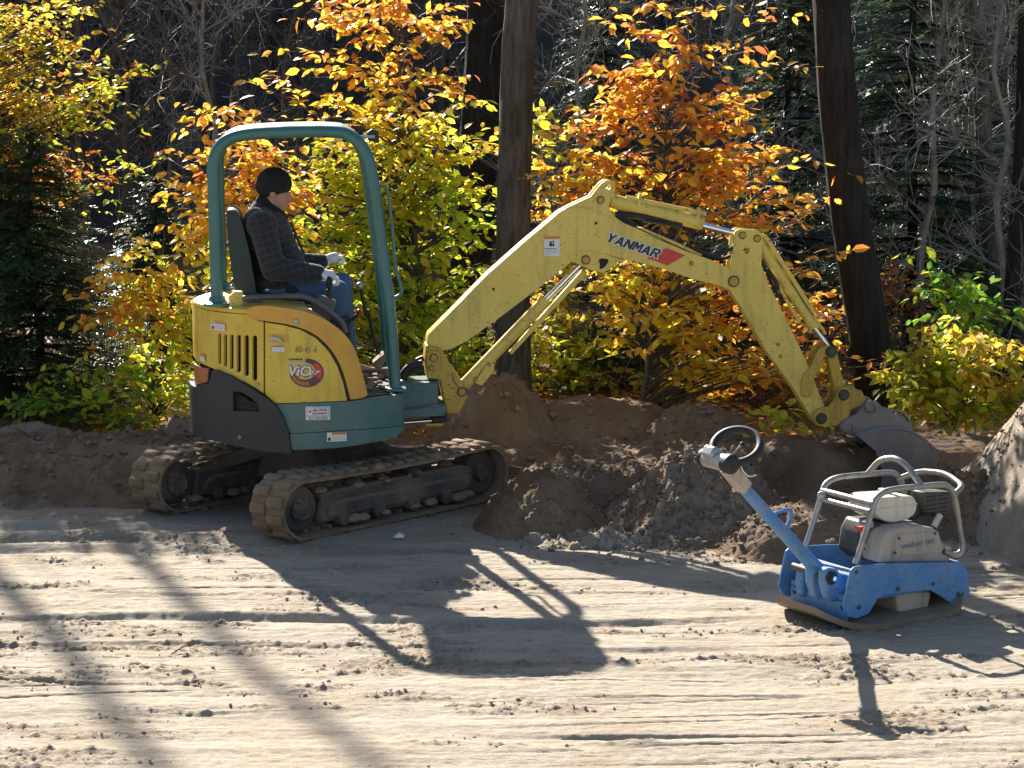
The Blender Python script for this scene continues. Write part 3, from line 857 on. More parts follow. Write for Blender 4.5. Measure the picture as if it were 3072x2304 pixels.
sticker('warning_sticker', 176, 549, 215, 620, [(0, 0, 1, .42, 'orange_print'), (.2, .58, .85, .63, 'grey_print'), (.2, .76, .85, .8, 'grey_print')])
sticker('warning_sticker', 1216, 1207, 1378, 1276, [(.25, .0, 1, .28, 'orange_print'), (.05, .55, .18, .9, 'black_print'), (.28, .45, .95, .49, 'grey_print'), (.28, .62, .9, .66, 'grey_print'), (.28, .8, .95, .84, 'grey_print')], off=.016)
sk, fnS = sticker('dealer_sticker', 1043, 994, 1245, 1101, [(.05, .08, .95, .11, 'purple_print'), (.05, .74, .95, .76, 'purple_print'), (.05, .08, .065, .76, 'purple_print'), (.935, .08, .95, .76, 'purple_print'), (.28, .44, .9, .455, 'red_print')])
def put_text(s, cx, cy, h, w, mat, shear=0, bold=0.0):
    v, f = text_mesh(s, 1.0, shear, bold)
    xs = [p[0] for p in v]; ys = [p[1] for p in v]; sx = w / (max(xs) - min(xs)); sy = h / (max(ys) - min(ys)); mx = (max(xs) + min(xs)) / 2; my = (max(ys) + min(ys)) / 2
    return [(cx + (p[0] - mx) * sx, cy - (p[1] - my) * sy) for p in v], f
for s, cx, cy, h, w, mt, bd in (('ALL STAR', .58, .26, .2, .6, 'purple_print', .03), ('EQUIPMENT', .58, .535, .13, .6, 'purple_print', .03), ('Rentals Sales Service', .5, .67, .07, .8, 'purple_print', 0), ('321-723-5925', .5, .88, .15, .78, 'black_print', .02)):
    v, f = put_text(s, cx, cy, h, w, mt, 0, bd)
    decal('lettering', v, f, lambda x, y: fnS(x, y, .0022), M[mt], sk)
st = [(.18 + (.085 if k % 2 == 0 else .035) * math.sin(k * PI / 5), .36 - (.16 if k % 2 == 0 else .066) * math.cos(k * PI / 5)) for k in range(10)]
decal('star', [(.18, .36)] + st, [(0, k + 1, (k + 1) % 10 + 1) for k in range(10)], lambda x, y: fnS(x, y, .0022), M['red_print'], sk)

# print on the door
def door_px(x, y, d=.0045):
    u, z = KU([(x, y)])[0]; return S(u, z, d)
def door_text(s, cx, cy, h, w, mt, shear=0.0, bold=0.0, d=.0045):
    v, f = put_text(s, cx, cy, h, w, mt, shear, bold)
    decal('lettering', v, f, lambda x, y: door_px(x, y, d), M[mt], door)
door_text('80-41-6', 1047, 520, 50, 178, 'black_print', .1, -.012)
def crescent(c, r0, c1_, r1, a0, a1, mt, d, n=28):
    pts = []; f = []
    for k in range(n + 1):
        a = a0 + (a1 - a0) * k / n
        pts.append((c[0] + r0[0] * math.cos(a), c[1] + r0[1] * math.sin(a))); pts.append((c1_[0] + r1[0] * math.cos(a), c1_[1] + r1[1] * math.sin(a)))
    f = [(2 * k, 2 * k + 1, 2 * k + 3, 2 * k + 2) for k in range(n)]
    decal('logo', pts, f, lambda x, y: door_px(x, y, d), M[mt], door)
crescent((1052, 715), (141, 119), (1036, 700), (88, 72), R(-92), R(175), 'purple_print', .0042)
crescent((1050, 714), (130, 106), (1040, 706), (92, 82), R(-50), R(30), 'red_print', .0050)
crescent((1050, 716), (128, 106), (1038, 708), (94, 80), R(75), R(168), 'lens', .0050)
for s, cx, cy, h, w, mt, sh, bd in (('YANMAR', 960, 602, 17, 118, 'black_print', .2, .03), ('GLOBAL', 976, 632, 26, 150, 'grey_print', .25, .03), ('ViO', 1000, 700, 98, 195, 'purple_print', .2, .06), ('27', 1112, 716, 46, 118, 'purple_print', .3, .06)):
    door_text(s, cx, cy, h, w, mt, sh, bd, .0056)
for s, cx, cy, h, w, sh, bd in (('GLOBAL', 975, 631, 23, 146, .25, .0), ('ViO', 998, 698, 86, 185, .2, .02), ('27', 1111, 715, 38, 110, .3, .02)):
    door_text(s, cx, cy, h, w, 'white_print', sh, bd, .0066)

# canopy
yH = -.47
hoop2 = HP([(418, 1545), (410, 1300), (397, 900), (386, 520), (392, 400), (425, 300), (510, 218), (640, 178), (900, 158), (1200, 150), (1400, 155), (1490, 172), (1590, 240), (1665, 360), (1700, 500), (1745, 800), (1795, 1200), (1850, 1640)], yH, c1)
fb = HP([(1790, 862)], yH, c2)[0]
def hoop(y):
    pts = [Vector((x, y, z)) for x, z in hoop2] + [Vector((fb[0], y, fb[1] - .02))]
    return catmull(pts, 5)
for y in (yH, -yH):
    MB().tube(hoop(y), .038, 16).build('canopy_tube', M['teal_tube'], EX)
b0 = hoop2[0]
for y in (yH, -yH):
    MB().lathe((b0[0], y, ztop + .03), (0, 0, 1), [(.085, 0), (.085, .018), (.055, .03), (.046, .06)], 20).build('post_foot', M['teal_tube'], EX)
    MB().box((fb[0], y, fb[1] + .01), (.13, .12, .02)).build('post_foot', M['teal_tube'], EX, bevel=.004)
rp = [p for p in hoop(0)][28:68]
rf = MB(); nrp = len(rp); ny = 9
vs = []
for p in rp:
    for j in range(ny):
        t = j / (ny - 1) * 2 - 1
        vs.append((p.x, t * .46, p.z + .014 + .036 * (1 - t * t)))
rf.add(vs, [(i * ny + j, i * ny + j + 1, (i + 1) * ny + j + 1, (i + 1) * ny + j) for i in range(nrp - 1) for j in range(ny - 1)])
M['roof'] = paint('pale_roof_paint', (.16, .30, .29), .35, .5, dustc=(.5, .49, .46), topdust=.55)  # paler than the tube paint, lightest on upward faces
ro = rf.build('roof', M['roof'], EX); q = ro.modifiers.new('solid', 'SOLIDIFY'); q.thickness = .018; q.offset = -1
for y in (-.49, .49):
    e = HF.plane(*c1(1310, 165), yH)
    c_ = Vector((e.x, y, e.z))
    MB().tube([c_ + Vector((.021 * math.cos(a), 0, .024 * math.sin(a))) for a in [R(k) for k in range(0, 360, 20)]], .005, 8, closed=True).build('lifting_eye', M['black'], EX)
wl = HF.plane(*c1(1700, 185), -.42)
lampb = MB().prism([(wl.x - .03, wl.z + .02), (wl.x + .0, wl.z + .042), (wl.x + .042, wl.z + .03), (wl.x + .045, wl.z - .045), (wl.x - .005, wl.z - .035), (wl.x - .035, wl.z - .01)], -.47, -.37)
wlo = lampb.build('work_lamp', M['black'], EX, bevel=.006)
MB().box((wl.x - .02, -.475, wl.z - .004), (.075, .006, .018)).build('lamp_bracket', M['grey_print'], wlo)
MB().tube([(wl.x - .12, -.45, wl.z - .015), (wl.x - .05, -.46, wl.z + .0), (wl.x, -.44, wl.z + .01)], .006, 6).build('lamp_cable', M['black'], wlo)
gr = HV([(1762, 610), (1800, 603), (1832, 640), (1850, 760), (1872, 950), (1897, 1250), (1945, 1450), (1940, 1500), (1900, 1525), (1868, 1530)], yH, c1)
MB().tube(catmull(gr, 4), .011, 10).build('grab_rail', M['teal_tube'], EX)
MB().tube(catmull(HV([(1745, 700), (1765, 900), (1800, 1250), (1830, 1500)], yH + .05, c1), 4), .011, 8).build('grab_rail', M['teal_tube'], EX)

# seat, rail, levers
sb = HP([(500, 815), (520, 800), (562, 800), (598, 830), (640, 950), (700, 1200), (745, 1480), (748, 1540), (590, 1540), (560, 1420), (520, 1150), (503, 950)], -.2, c1)
MB().prism(smooth_poly(sb, 3), -.23, .23).build('backrest', M['seat'], EX, bevel=.03, seg=3)
MB().prism(HP([(560, 1480), (1060, 1500), (1100, 1530), (1100, 1600), (560, 1610)], -.2, c1), -.25, .25).build('seat_cushion', M['seat'], EX, bevel=.03, seg=3)
MB().box((-.02, 0, ztop - .18), (.5, .5, .22)).build('seat_base', M['navy'], EX, bevel=.02)
rail = HV([(525, 98), (560, 92), (700, 86), (960, 80), (1030, 86), (1100, 112), (1200, 175), (1300, 255), (1350, 310), (1372, 380)], -.56, c2)
MB().tube(catmull(rail, 4), .018, 10).build('guard_rail', M['taupe'], EX)
MB().prism(HP([(405, 80), (450, 38), (522, 40), (526, 175), (412, 172)], -.5, c2), -.52, -.44).build('stopper_block', M['boom_yellow'], EX, bevel=.006)
MB().prism(HP([(380, 175), (540, 180), (560, 210), (400, 212)], -.52, c2), -.54, -.44).build('stopper_foot', M['black'], EX, bevel=.004)
MB().prism(HP([(550, 120), (680, 112), (690, 165), (560, 170)], -.42, c2), -.44, -.34).build('switch_box', M['taupe'], EX, bevel=.008)
MB().prism(HP([(1080, 160), (1150, 65), (1300, 120), (1260, 230), (1240, 290), (1120, 240)], -.4, c2), -.44, -.32).build('lever_console', M['taupe'], EX, bevel=.012)
for y in (-.33, .27):
    js = MB(); b_ = HF.plane(*c1(1330, 1540), -.33); js.tube([(b_.x, y, b_.z - .05), (b_.x + .01, y, b_.z + .06)], .02, 10); js.ball((b_.x + .015, y, b_.z + .10), (.022, .022, .045), 12, 8)
    js.build('joystick', M['black'], EX)
tl = HV([(1600, 1430), (1615, 1480), (1640, 1600), (1660, 1680)], 0.1, c1) + HV([(1560, 190), (1600, 380), (1650, 560)], 0.1, c2)
MB().tube(catmull(tl, 4), .012, 10).build('travel_lever', M['black'], EX)
MB().ball(tl[0], .024, 12, 8).build('lever_knob', M['silver'], EX)
for k, (x, y) in enumerate(((1485, 208), (1480, 238))):
    kn = HF.plane(*c2(x, y), -.25); ft = HF.plane(*c2(1395, 300), -.25)
    MB().tube([ft, kn], .007, 8).build('blade_lever', M['black'], EX)
    MB().ball(kn, .018, 12, 8).build('lever_knob', M['red_knob'], EX)
MB().prism(HP([(1590, 620), (1690, 540), (1700, 600), (1640, 680)], .2, c2), .1, .3).build('pedal', M['mud'], EX, bevel=.01)

# boom
BW = .085
def bp(pts, y=-BW, cf=c4): return HP(pts, y, cf)
boom_top = bp([(175, 1135), (182, 1112), (330, 965), (560, 730), (800, 518), (960, 385), (1030, 325), (1100, 305), (1200, 310), (1300, 352), (1420, 398), (1540, 450), (1700, 522)]) + bp([(40, 262), (300, 372), (450, 424), (548, 470), (592, 508), (612, 548), (600, 582), (570, 598), (540, 590), (480, 566), (350, 536), (190, 482), (0, 432)], cf=c5)
boom_bot = bp([(1560, 662), (1440, 636), (1330, 604), (1230, 580), (1170, 590), (1100, 645), (900, 805), (640, 1003), (420, 1160), (330, 1205), (270, 1215), (200, 1220), (172, 1190)])
boom = MB().prism(boom_top + boom_bot, -BW, BW).build('boom', M['boom_yellow'], EX, bevel=.006)
lug = bp([(940, 402), (1010, 338), (1080, 298), (1220, 233), (1262, 180), (1290, 148), (1318, 129), (1348, 130), (1370, 152), (1376, 180), (1366, 215), (1345, 250), (1335, 290), (1345, 330), (1380, 370), (1430, 402), (1300, 400), (1240, 366), (1160, 345), (1090, 352), (1010, 395)])
hc = bp([(1330, 172)])[0]; hole = [(hc[0] + .019 * math.cos(R(a)), hc[1] + .019 * math.sin(R(a))) for a in range(0, 360, 30)]
for y in (-.075, .045):
    skin_panel('boom_lug', lug, [hole], lambda u, v, d, y=y: Vector((u, y - d, v)), .03, M['boom_yellow'], EX, .06)
lug2 = bp([(1060, 610), (1110, 582), (1200, 574), (1300, 596), (1450, 645), (1385, 652), (1335, 700), (1292, 722), (1210, 702), (1150, 672), (1105, 652)])
for y in (-BW - .004, .059):
    MB().prism(lug2, y, y + .03).build('cylinder_lug', M['boom_yellow'], EX, bevel=.004)
cut = bp([(1268, 640), (1285, 628), (1325, 632), (1332, 645), (1310, 680), (1285, 697), (1272, 690), (1276, 665)], -BW - .006)
MB().prism(cut, -BW - .007, -BW + .02).build('lug_shade_pad', M['dark'], EX)  # solid pad proud of the lug; the cutout's shade is its near-black colour
M['grease'] = paint('dark_grease', (.05, .035, .015), .5, .3, dustc=(.2, .14, .06))
def pin(p, y, r, cf, mat='old_yellow', h=.02, parent=None):
    c = HF.plane(*cf(*p), y)
    if mat != 'black': MB().lathe((c.x, y, c.z), (0, -1, 0), [(r * 1.35, -.006), (r * 1.3, .0015), (.001, .0015)], 18).build('grease_ring', M['grease'], parent or EX)
    MB().lathe((c.x, y, c.z), (0, -1, 0), [(r, -.01), (r, h * .5), (r * .9, h * .7), (r * .72, h * .7), (r * .68, h), (.002, h)], 20).build('pin', M[mat], parent or EX)
pin((1186, 637), -BW - .004, .024, c4); pin((1280, 255), -.078, .02, c4)
for p in ((596, 823), (1250, 403)): pin(p, -BW, .009, c4, 'black', .008)
pin((336, 444), -BW, .012, c5, 'old_yellow', .01)
# print on the boom
def boom_fn(cx, cy, ang, cf, d):
    o = HF.plane(*cf(cx, cy), -BW)
    return lambda x, y: Vector((o.x + x * math.cos(ang) - y * math.sin(ang), -BW - d, o.z + x * math.sin(ang) + y * math.cos(ang)))
rd = bp([(80, 412), (192, 354), (302, 397), (197, 457)], cf=c5)
decal('red_flash', rd, [(0, 1, 2, 3)], lambda x, z: Vector((x, -BW - .0025, z)), M['red_print'], boom)
GLYPH = {
 'Y': ([(0, 1), (.31, 1), (.5, .68), (.69, 1), (1, 1), (.65, .42), (.65, 0), (.35, 0), (.35, .42)], []),
 'A': ([(0, 0), (.35, 1), (.65, 1), (1, 0), (.71, 0), (.64, .2), (.36, .2), (.29, 0)], [[(.44, .42), (.56, .42), (.5, .66)]]),
 'N': ([(0, 0), (0, 1), (.29, 1), (.72, .46), (.72, 1), (1, 1), (1, 0), (.71, 0), (.28, .54), (.28, 0)], []),
 'M': ([(0, 0), (0, 1), (.30, 1), (.5, .62), (.70, 1), (1, 1), (1, 0), (.76, 0), (.76, .58), (.5, .14), (.24, .58), (.24, 0)], []),
 'R': ([(0, 0), (0, 1), (.68, 1), (.92, .9), (1, .7), (.92, .5), (.74, .42), (1, 0), (.68, 0), (.46, .38), (.28, .38), (.28, 0)], [[(.28, .58), (.28, .8), (.62, .8), (.7, .69), (.62, .58)]])}
def grow(poly, d):
    ar = sum(poly[i][0] * poly[(i + 1) % len(poly)][1] - poly[(i + 1) % len(poly)][0] * poly[i][1] for i in range(len(poly)))
    if ar < 0: poly = poly[::-1]
    out = []; n = len(poly)
    for i in range(n):
        a, b, c = Vector(poly[i - 1]), Vector(poly[i]), Vector(poly[(i + 1) % n])
        e1 = (b - a).normalized(); e2 = (c - b).normalized(); n1 = Vector((e1.y, -e1.x)); n2 = Vector((e2.y, -e2.x))
        m_ = (n1 + n2); m_ = m_.normalized() if m_.length > 1e-6 else n1
        out.append(tuple(b + m_ * d / max(.45, m_.dot(n1))))
    return out
def word(s_, w, h, slant, fn, mat, parent, d=0.0):
    cw = w / (len(s_) * 1.08 - .08)
    for k, ch in enumerate(s_):
        o_, hs_ = GLYPH[ch]
        place = lambda p, k=k: (-w / 2 + k * cw * 1.08 + p[0] * cw, (p[1] - .5) * h)
        po = [place(p) for p in o_]; ph = [[place(p) for p in q_] for q_ in hs_]
        if d: po = grow(po, d); ph = []
        v_, t_ = cdt(po, ph, 1.0)
        decal('letter', [(x + y * slant, y) for x, y in v_], t_, fn, mat, parent)
word('YANMAR', .365, .060, .28, boom_fn(1490, 546, R(-18.5), c4, .004), M['white_print'], boom, .006)
word('YANMAR', .365, .060, .28, boom_fn(1490, 546, R(-18.5), c4, .0055), M['black_print'], boom)
def flat_sticker(x0, y0, x1, y1, rows, cf, parent, yy, name='warning_sticker', tilt=0.0):
    a = HF.plane(*cf(x0, y0), yy); b = HF.plane(*cf(x1, y1), yy)
    fn = lambda x, y, d: Vector((a.x + (b.x - a.x) * x, yy - d, a.z + (b.z - a.z) * y))
    o = decal(name, [(0, 0), (1, 0), (1, 1), (0, 1)], [(0, 1, 2, 3)], lambda x, y: fn(x, y, .002), M['white_print'], parent)
    for (p, q, r_, s_, mt) in rows: decal('print', [(p, q), (r_, q), (r_, s_), (p, s_)], [(0, 1, 2, 3)], lambda x, y: fn(x, y, .0035), M[mt], o)
flat_sticker(920, 488, 1018, 612, [(0, 0, 1, .14, 'orange_print'), (.35, .25, .5, .5, 'black_print'), (.55, .2, .62, .5, 'purple_print'), (.3, .42, .68, .48, 'black_print'), (.05, .60, .8, .63, 'black_print'), (.05, .68, .9, .70, 'grey_print'), (.05, .75, .9, .77, 'grey_print'), (.05, .82, .9, .84, 'grey_print'), (.05, .89, .7, .91, 'grey_print')], c4, boom, -BW)

# swing bracket, boom foot, front casting
MB().prism(bp([(168, 1180), (262, 1200), (300, 1270), (345, 1340), (400, 1420), (440, 1510), (375, 1620), (295, 1622), (262, 1450), (255, 1405), (172, 1395), (158, 1280)], -.11), -.11, .11).build('swing_bracket', M['old_yellow'], EX, bevel=.012)
MB().prism(bp([(168, 1235), (190, 1215), (240, 1215), (262, 1260), (255, 1330), (225, 1350), (185, 1345), (166, 1300)], -.12), -.125, .125).build('boom_foot_plate', M['old_yellow'], EX, bevel=.006)
pin((215, 1262), -.125, .022, c4, 'old_yellow', .012); pin((200, 1325), -.125, .014, c4, 'old_yellow', .012)
MB().prism(HP([(1828, 770), (1900, 800), (2140, 790), (2145, 1010), (1828, 1030)], -.15, c2), -.17, .17).build('front_casting', M['teal'], EX, bevel=.015)
MB().prism(HP([(1925, 820), (2060, 830), (2060, 865), (1925, 870)], -.17, c2), -.176, -.16).build('casting_plate', M['teal'], EX, bevel=.004)
MB().prism(HP([(1828, 1020), (2210, 985), (2215, 1010), (2190, 1070), (1828, 1092)], -.2, c2), -.22, .2).build('front_apron', M['teal'], EX, bevel=.006)
MB().prism(HP([(1828, 1010), (2000, 1000), (2120, 975), (2212, 984), (2212, 1000), (1828, 1034)], -.19, c2), -.21, .18).build('dirt_on_apron', M['mud'], EX, bevel=.012)
sw = HV([(1820, 1132), (2125, 1108)], -.16, c2)
MB().cyl(sw[0], sw[1], .013, 14).build('swing_rod', M['chrome'], EX)
MB().prism(HP([(2090, 1080), (2215, 1075), (2212, 1120), (2090, 1130)], -.18, c2), -.2, .0).build('swing_yoke', M['black'], EX, bevel=.008)
MB().prism(HP([(2030, 1135), (2190, 1130), (2180, 1155), (2040, 1160)], -.18, c2), -.19, .0).build('swing_stop', M['old_yellow'], EX, bevel=.006)
for k, (pts, yy, r) in enumerate((([(1850, 780), (1860, 720), (1920, 660), (2010, 640)], -.08, .028), ([(1850, 760), (1900, 680), (1960, 620), (2020, 590)], -.02, .02), ([(1840, 800), (1870, 730), (1960, 680), (2020, 670)], .04, .022))):
    MB().tube(catmull(HV(pts, yy, c2), 5), r, 10).build('hose', M['black'], EX)
MB().tube(catmull(HV([(310, 1310), (330, 1240), (380, 1190), (420, 1160)], -.06, c4), 5), .006, 8).build('hose', M['black'], EX)
MB().tube(catmull(HV([(330, 1360), (350, 1420), (385, 1460), (425, 1488), (480, 1470)], -.1, c4), 5), .012, 8).build('hose', M['taupe'], EX)

# boom cylinder
def cyl_part(name, a, b, r, y, cf, mat, seg=18, parent=None, cfb=None):
    p = HF.plane(*cf(*a), y); q = HF.plane(*(cfb or cf)(*b), y)
    return MB().cyl(p, q, r, seg).build(name, M[mat], parent or EX, bevel=.004), p, q
cyl_part('boom_cylinder', (405, 1440), (920, 905), .041, 0, c4, 'boom_yellow')
cyl_part('cylinder_collar', (900, 925), (935, 888), .044, 0, c4, 'boom_yellow')
cyl_part('cylinder_rod', (925, 898), (1178, 642), .021, 0, c4, 'chrome')
MB().prism(bp([(693, 1222), (1160, 700), (1195, 712), (1180, 735), (710, 1240)], .03), .0, .05).build('hose_guard', M['boom_yellow'], EX, bevel=.004)
MB().prism(bp([(480, 1412), (570, 1285), (600, 1300), (600, 1345), (525, 1440), (490, 1430)], -.055), -.058, -.048).build('cylinder_plate', M['boom_yellow'], EX, bevel=.003)
for p in ((570, 1307), (486, 1400)): pin(p, -.058, .010, c4, 'grey_print', .008)
pin((395, 1480), -.11, .025, c4, 'old_yellow', .02)

# arm
arm_poly = bp([(578, 300), (590, 258), (612, 246), (722, 252), (748, 276), (745, 350), (742, 455), (782, 560), (832, 662), (902, 802), (1000, 1010), (1108, 1275), (1128, 1330), (1110, 1372), (1072, 1385), (1040, 1350), (936, 1180), (770, 950), (640, 724), (560, 600), (548, 560), (560, 460), (576, 380)], -.07, c5)
hc = bp([(656, 370)], -.07, c5)[0]; ahole = [(hc[0] + .022 * math.cos(R(a)), hc[1] + .022 * math.sin(R(a))) for a in range(0, 360, 30)]
for y in (-.07, .045):
    skin_panel('arm_plate', arm_poly, [ahole], lambda u, v, d, y=y: Vector((u, y - d, v)), .025, M['boom_yellow'], EX, .08, bevel=.003)
inner = bp([(600, 640), (700, 560), (770, 560), (820, 668), (890, 810), (990, 1020), (1090, 1270), (1060, 1340), (945, 1170), (780, 940), (650, 712)], -.07, c5)
MB().prism(inner, -.046, .046).build('arm_core', M['boom_yellow'], EX)
for p, r in (((632, 282), .020), ((716, 300), .020)): pin(p, -.07, r, c5, 'old_yellow', .012)
pin((580, 548), -BW, .030, c5, 'old_yellow', .02)
for p in ((838, 913), (852, 982)): pin(p, -.07, .010, c5, 'old_yellow', .008)
MB().lathe((*[HF.plane(*c5(1000, 1185), -.07).x], -.07, HF.plane(*c5(1000, 1185), -.07).z), (0, -1, 0), [(.04, -.01), (.04, .012), (.028, .014), (.026, .002), (.001, .002)], 20).build('pin', M['old_yellow'], EX)
# arm cylinder over the boom, bucket cylinder over the arm
cyl_part('arm_cylinder', (1345, 258), (402, 214), .046, 0, c4, 'boom_yellow', cfb=c5)
cyl_part('cylinder_eye', (1282, 252), (1352, 262), .036, 0, c4, 'boom_yellow')
cyl_part('cylinder_rod', (395, 222), (632, 282), .021, 0, c5, 'chrome')
g0, g1 = HF.plane(*c4(1440, 238), -.02), HF.plane(*c5(418, 158), -.02)
MB().tube([g0, g1], .016, 8).build('cylinder_pipe', M['boom_yellow'], EX)
for p, cf in (((1520, 260), c4), ((28, 95), c5), ((370, 165), c5)):
    c_ = HF.plane(*cf(*p), -.0); MB().cyl(c_ + Vector((-.008, 0, .002)), c_ + Vector((.008, 0, -.002)), .053, 16).build('clamp', M['boom_yellow'], EX)
MB().tube(catmull(HV([(1370, 350), (1440, 350), (1560, 362), (1702, 400)], -.02, c4) + HV([(60, 185), (180, 205), (280, 225)], -.02, c5), 5), .022, 10).build('hose', M['black'], EX)
MB().tube(catmull(HV([(1385, 362), (1450, 400), (1530, 455)], -.03, c4), 5), .016, 8).build('hose', M['black'], EX)
MB().tube(catmull(HV([(390, 395), (450, 405), (500, 375), (545, 355), (590, 362)], -.03, c5), 5), .018, 8).build('hose', M['black'], EX)
MB().prism(HP([(10, 232), (60, 240), (400, 385), (400, 400), (380, 400)], -.05, c5), -.05, .05).build('boom_top_plate', M['boom_yellow'], EX, bevel=.003)
for k_, (pts_, yy_, r_h) in enumerate((([(300, 330), (380, 372), (470, 400), (540, 372), (600, 330), (640, 330)], -.055, .012), ([(330, 350), (420, 395), (500, 420), (570, 400), (620, 410), (680, 470), (760, 560), (830, 680)], .02, .013), ([(620, 420), (700, 430), (760, 470), (800, 560), (850, 650)], -.04, .011))):
    MB().tube(catmull(HV(pts_, yy_, c5), 5), r_h, 8).build('hose', M['black'], EX)
cyl_part('bucket_cylinder', (722, 318), (1040, 805), .036, 0, c5, 'boom_yellow')
cyl_part('cylinder_collar', (1022, 778), (1046, 815), .040, 0, c5, 'boom_yellow')
cyl_part('cylinder_rod', (1040, 805), (1140, 945), .018, 0, c5, 'chrome')
MB().prism(HP([(752, 270), (775, 280), (1050, 712), (1042, 735), (1025, 720), (760, 300)], -.03, c5), -.035, .035).build('cylinder_guard', M['boom_yellow'], EX, bevel=.003)
MB().prism(HP([(1048, 735), (1120, 850), (1112, 860), (1040, 750)], -.03, c5), -.03, .03).build('rod_guard', M['boom_yellow'], EX, bevel=.003)
MB().tube(catmull(HV([(760, 480), (810, 520), (845, 580), (900, 680), (960, 780)], -.04, c5), 5), .012, 8).build('cylinder_pipe', M['boom_yellow'], EX)
MB().tube(catmull(HV([(745, 470), (790, 500), (830, 560), (835, 600)], -.05, c5), 5), .014, 8).build('hose', M['black'], EX)
# bucket linkage
for y in (-.085, .06):
    MB().prism(smooth_poly(HP([(985, 1090), (1030, 1040), (1065, 960), (1100, 930), (1140, 918), (1175, 945), (1172, 985), (1140, 990), (1105, 985), (1085, 1040), (1050, 1100), (1040, 1160), (1015, 1215), (980, 1210), (970, 1160)], -.085, c5), 2), y, y + .025).build('idler_link', M['old_yellow'], EX, bevel=.004)
MB().prism(HP([(1120, 960), (1160, 950), (1185, 980), (1230, 1180), (1222, 1240), (1190, 1235), (1170, 1190), (1135, 1040)], -.05, c5), -.045, .045).build('push_link', M['old_yellow'], EX, bevel=.008)
pin((1145, 956), -.088, .030, c5, 'engine', .02); pin((1218, 1205), -.10, .030, c5, 'engine', .02)
cq = MB()
for y in (-.10, .07):
    cq.prism(HP([(1045, 1310), (1075, 1285), (1130, 1275), (1165, 1235), (1180, 1170), (1225, 1160), (1320, 1180), (1345, 1225), (1330, 1262), (1260, 1290), (1250, 1340), (1180, 1385), (1110, 1395), (1060, 1380), (1040, 1345)], -.1, c5), y, y + .03)
cq.build('bucket_coupler', M['old_yellow'], EX, bevel=.005)
MB().prism(HP([(1110, 1385), (1140, 1300), (1190, 1230), (1225, 1170), (1310, 1185), (1250, 1285), (1170, 1380)], -.05, c5), -.07, .07).build('coupler_body', M['old_yellow'], EX)
pin((1088, 1342), -.10, .030, c5, 'engine', .02)
# bucket
WB = .225
bcx = MB()
for y in (-.12, .09):
    bcx.prism(HP([(1188, 1388), (1205, 1352), (1290, 1312), (1335, 1255), (1372, 1232), (1410, 1245), (1450, 1285), (1560, 1335), (1625, 1405), (1500, 1440), (1390, 1480), (1240, 1435), (1195, 1415)], -.1, c5), y, y + .03)
bcx.build('bucket_ear', M['bucket'], EX, bevel=.005)
sp = HP([(1300, 1445), (1400, 1415), (1510, 1402), (1610, 1420), (1700, 1475), (1762, 1565), (1770, 1670), (1725, 1775), (1620, 1850), (1500, 1890)], -WB, c5)
spc = [(p.x, p.y) for p in catmull([Vector((a, b, 0)) for a, b in sp], 4)]
sh = MB(); ns = len(spc)
sh.add([(x, y, z) for x, z in spc for y in (-WB, WB)], [(2 * i, 2 * i + 1, 2 * i + 3, 2 * i + 2) for i in range(ns - 1)])
bk = sh.build('bucket', M['bucket'], EX); q = bk.modifiers.new('solid', 'SOLIDIFY'); q.thickness = .016; q.offset = 0
side = HP([(1300, 1445), (1400, 1418), (1510, 1405), (1610, 1424), (1697, 1478), (1758, 1566), (1766, 1670), (1722, 1772), (1618, 1846), (1500, 1886), (1430, 1780), (1440, 1640), (1400, 1530)], -WB, c5)
for y in (-WB - .006, WB - .010):
    MB().prism(side, y, y + .016).build('bucket_side', M['bucket'], bk, bevel=.003)
for k in range(4):
    yy = -WB + .06 + k * .11; e = spc[-1]
    MB().prism([(e[0] + .02, e[1] + .02), (e[0] - .10, e[1] - .015), (e[0] - .10, e[1] - .025), (e[0] + .02, e[1] - .02)], yy - .025, yy + .025).build('bucket_tooth', M['bucket'], bk, bevel=.003)
for p in ((1372, 1275), (1240, 1392)):
    c_ = HF.plane(*c5(*p), -.12)
    MB().lathe((c_.x, -.12, c_.z), (0, -1, 0), [(.042, -.02), (.042, .02), (.030, .024), (.028, .012), (.001, .012)], 20).build('bucket_pin', M['bucket'], bk)
hk = HP([(1480, 1305), (1520, 1298), (1560, 1310), (1590, 1340), (1600, 1380)], 0.05, c5)
MB().tube([Vector((x, .05, z)) for x, z in hk], .012, 8).build('bucket_hook', M['bucket'], bk)

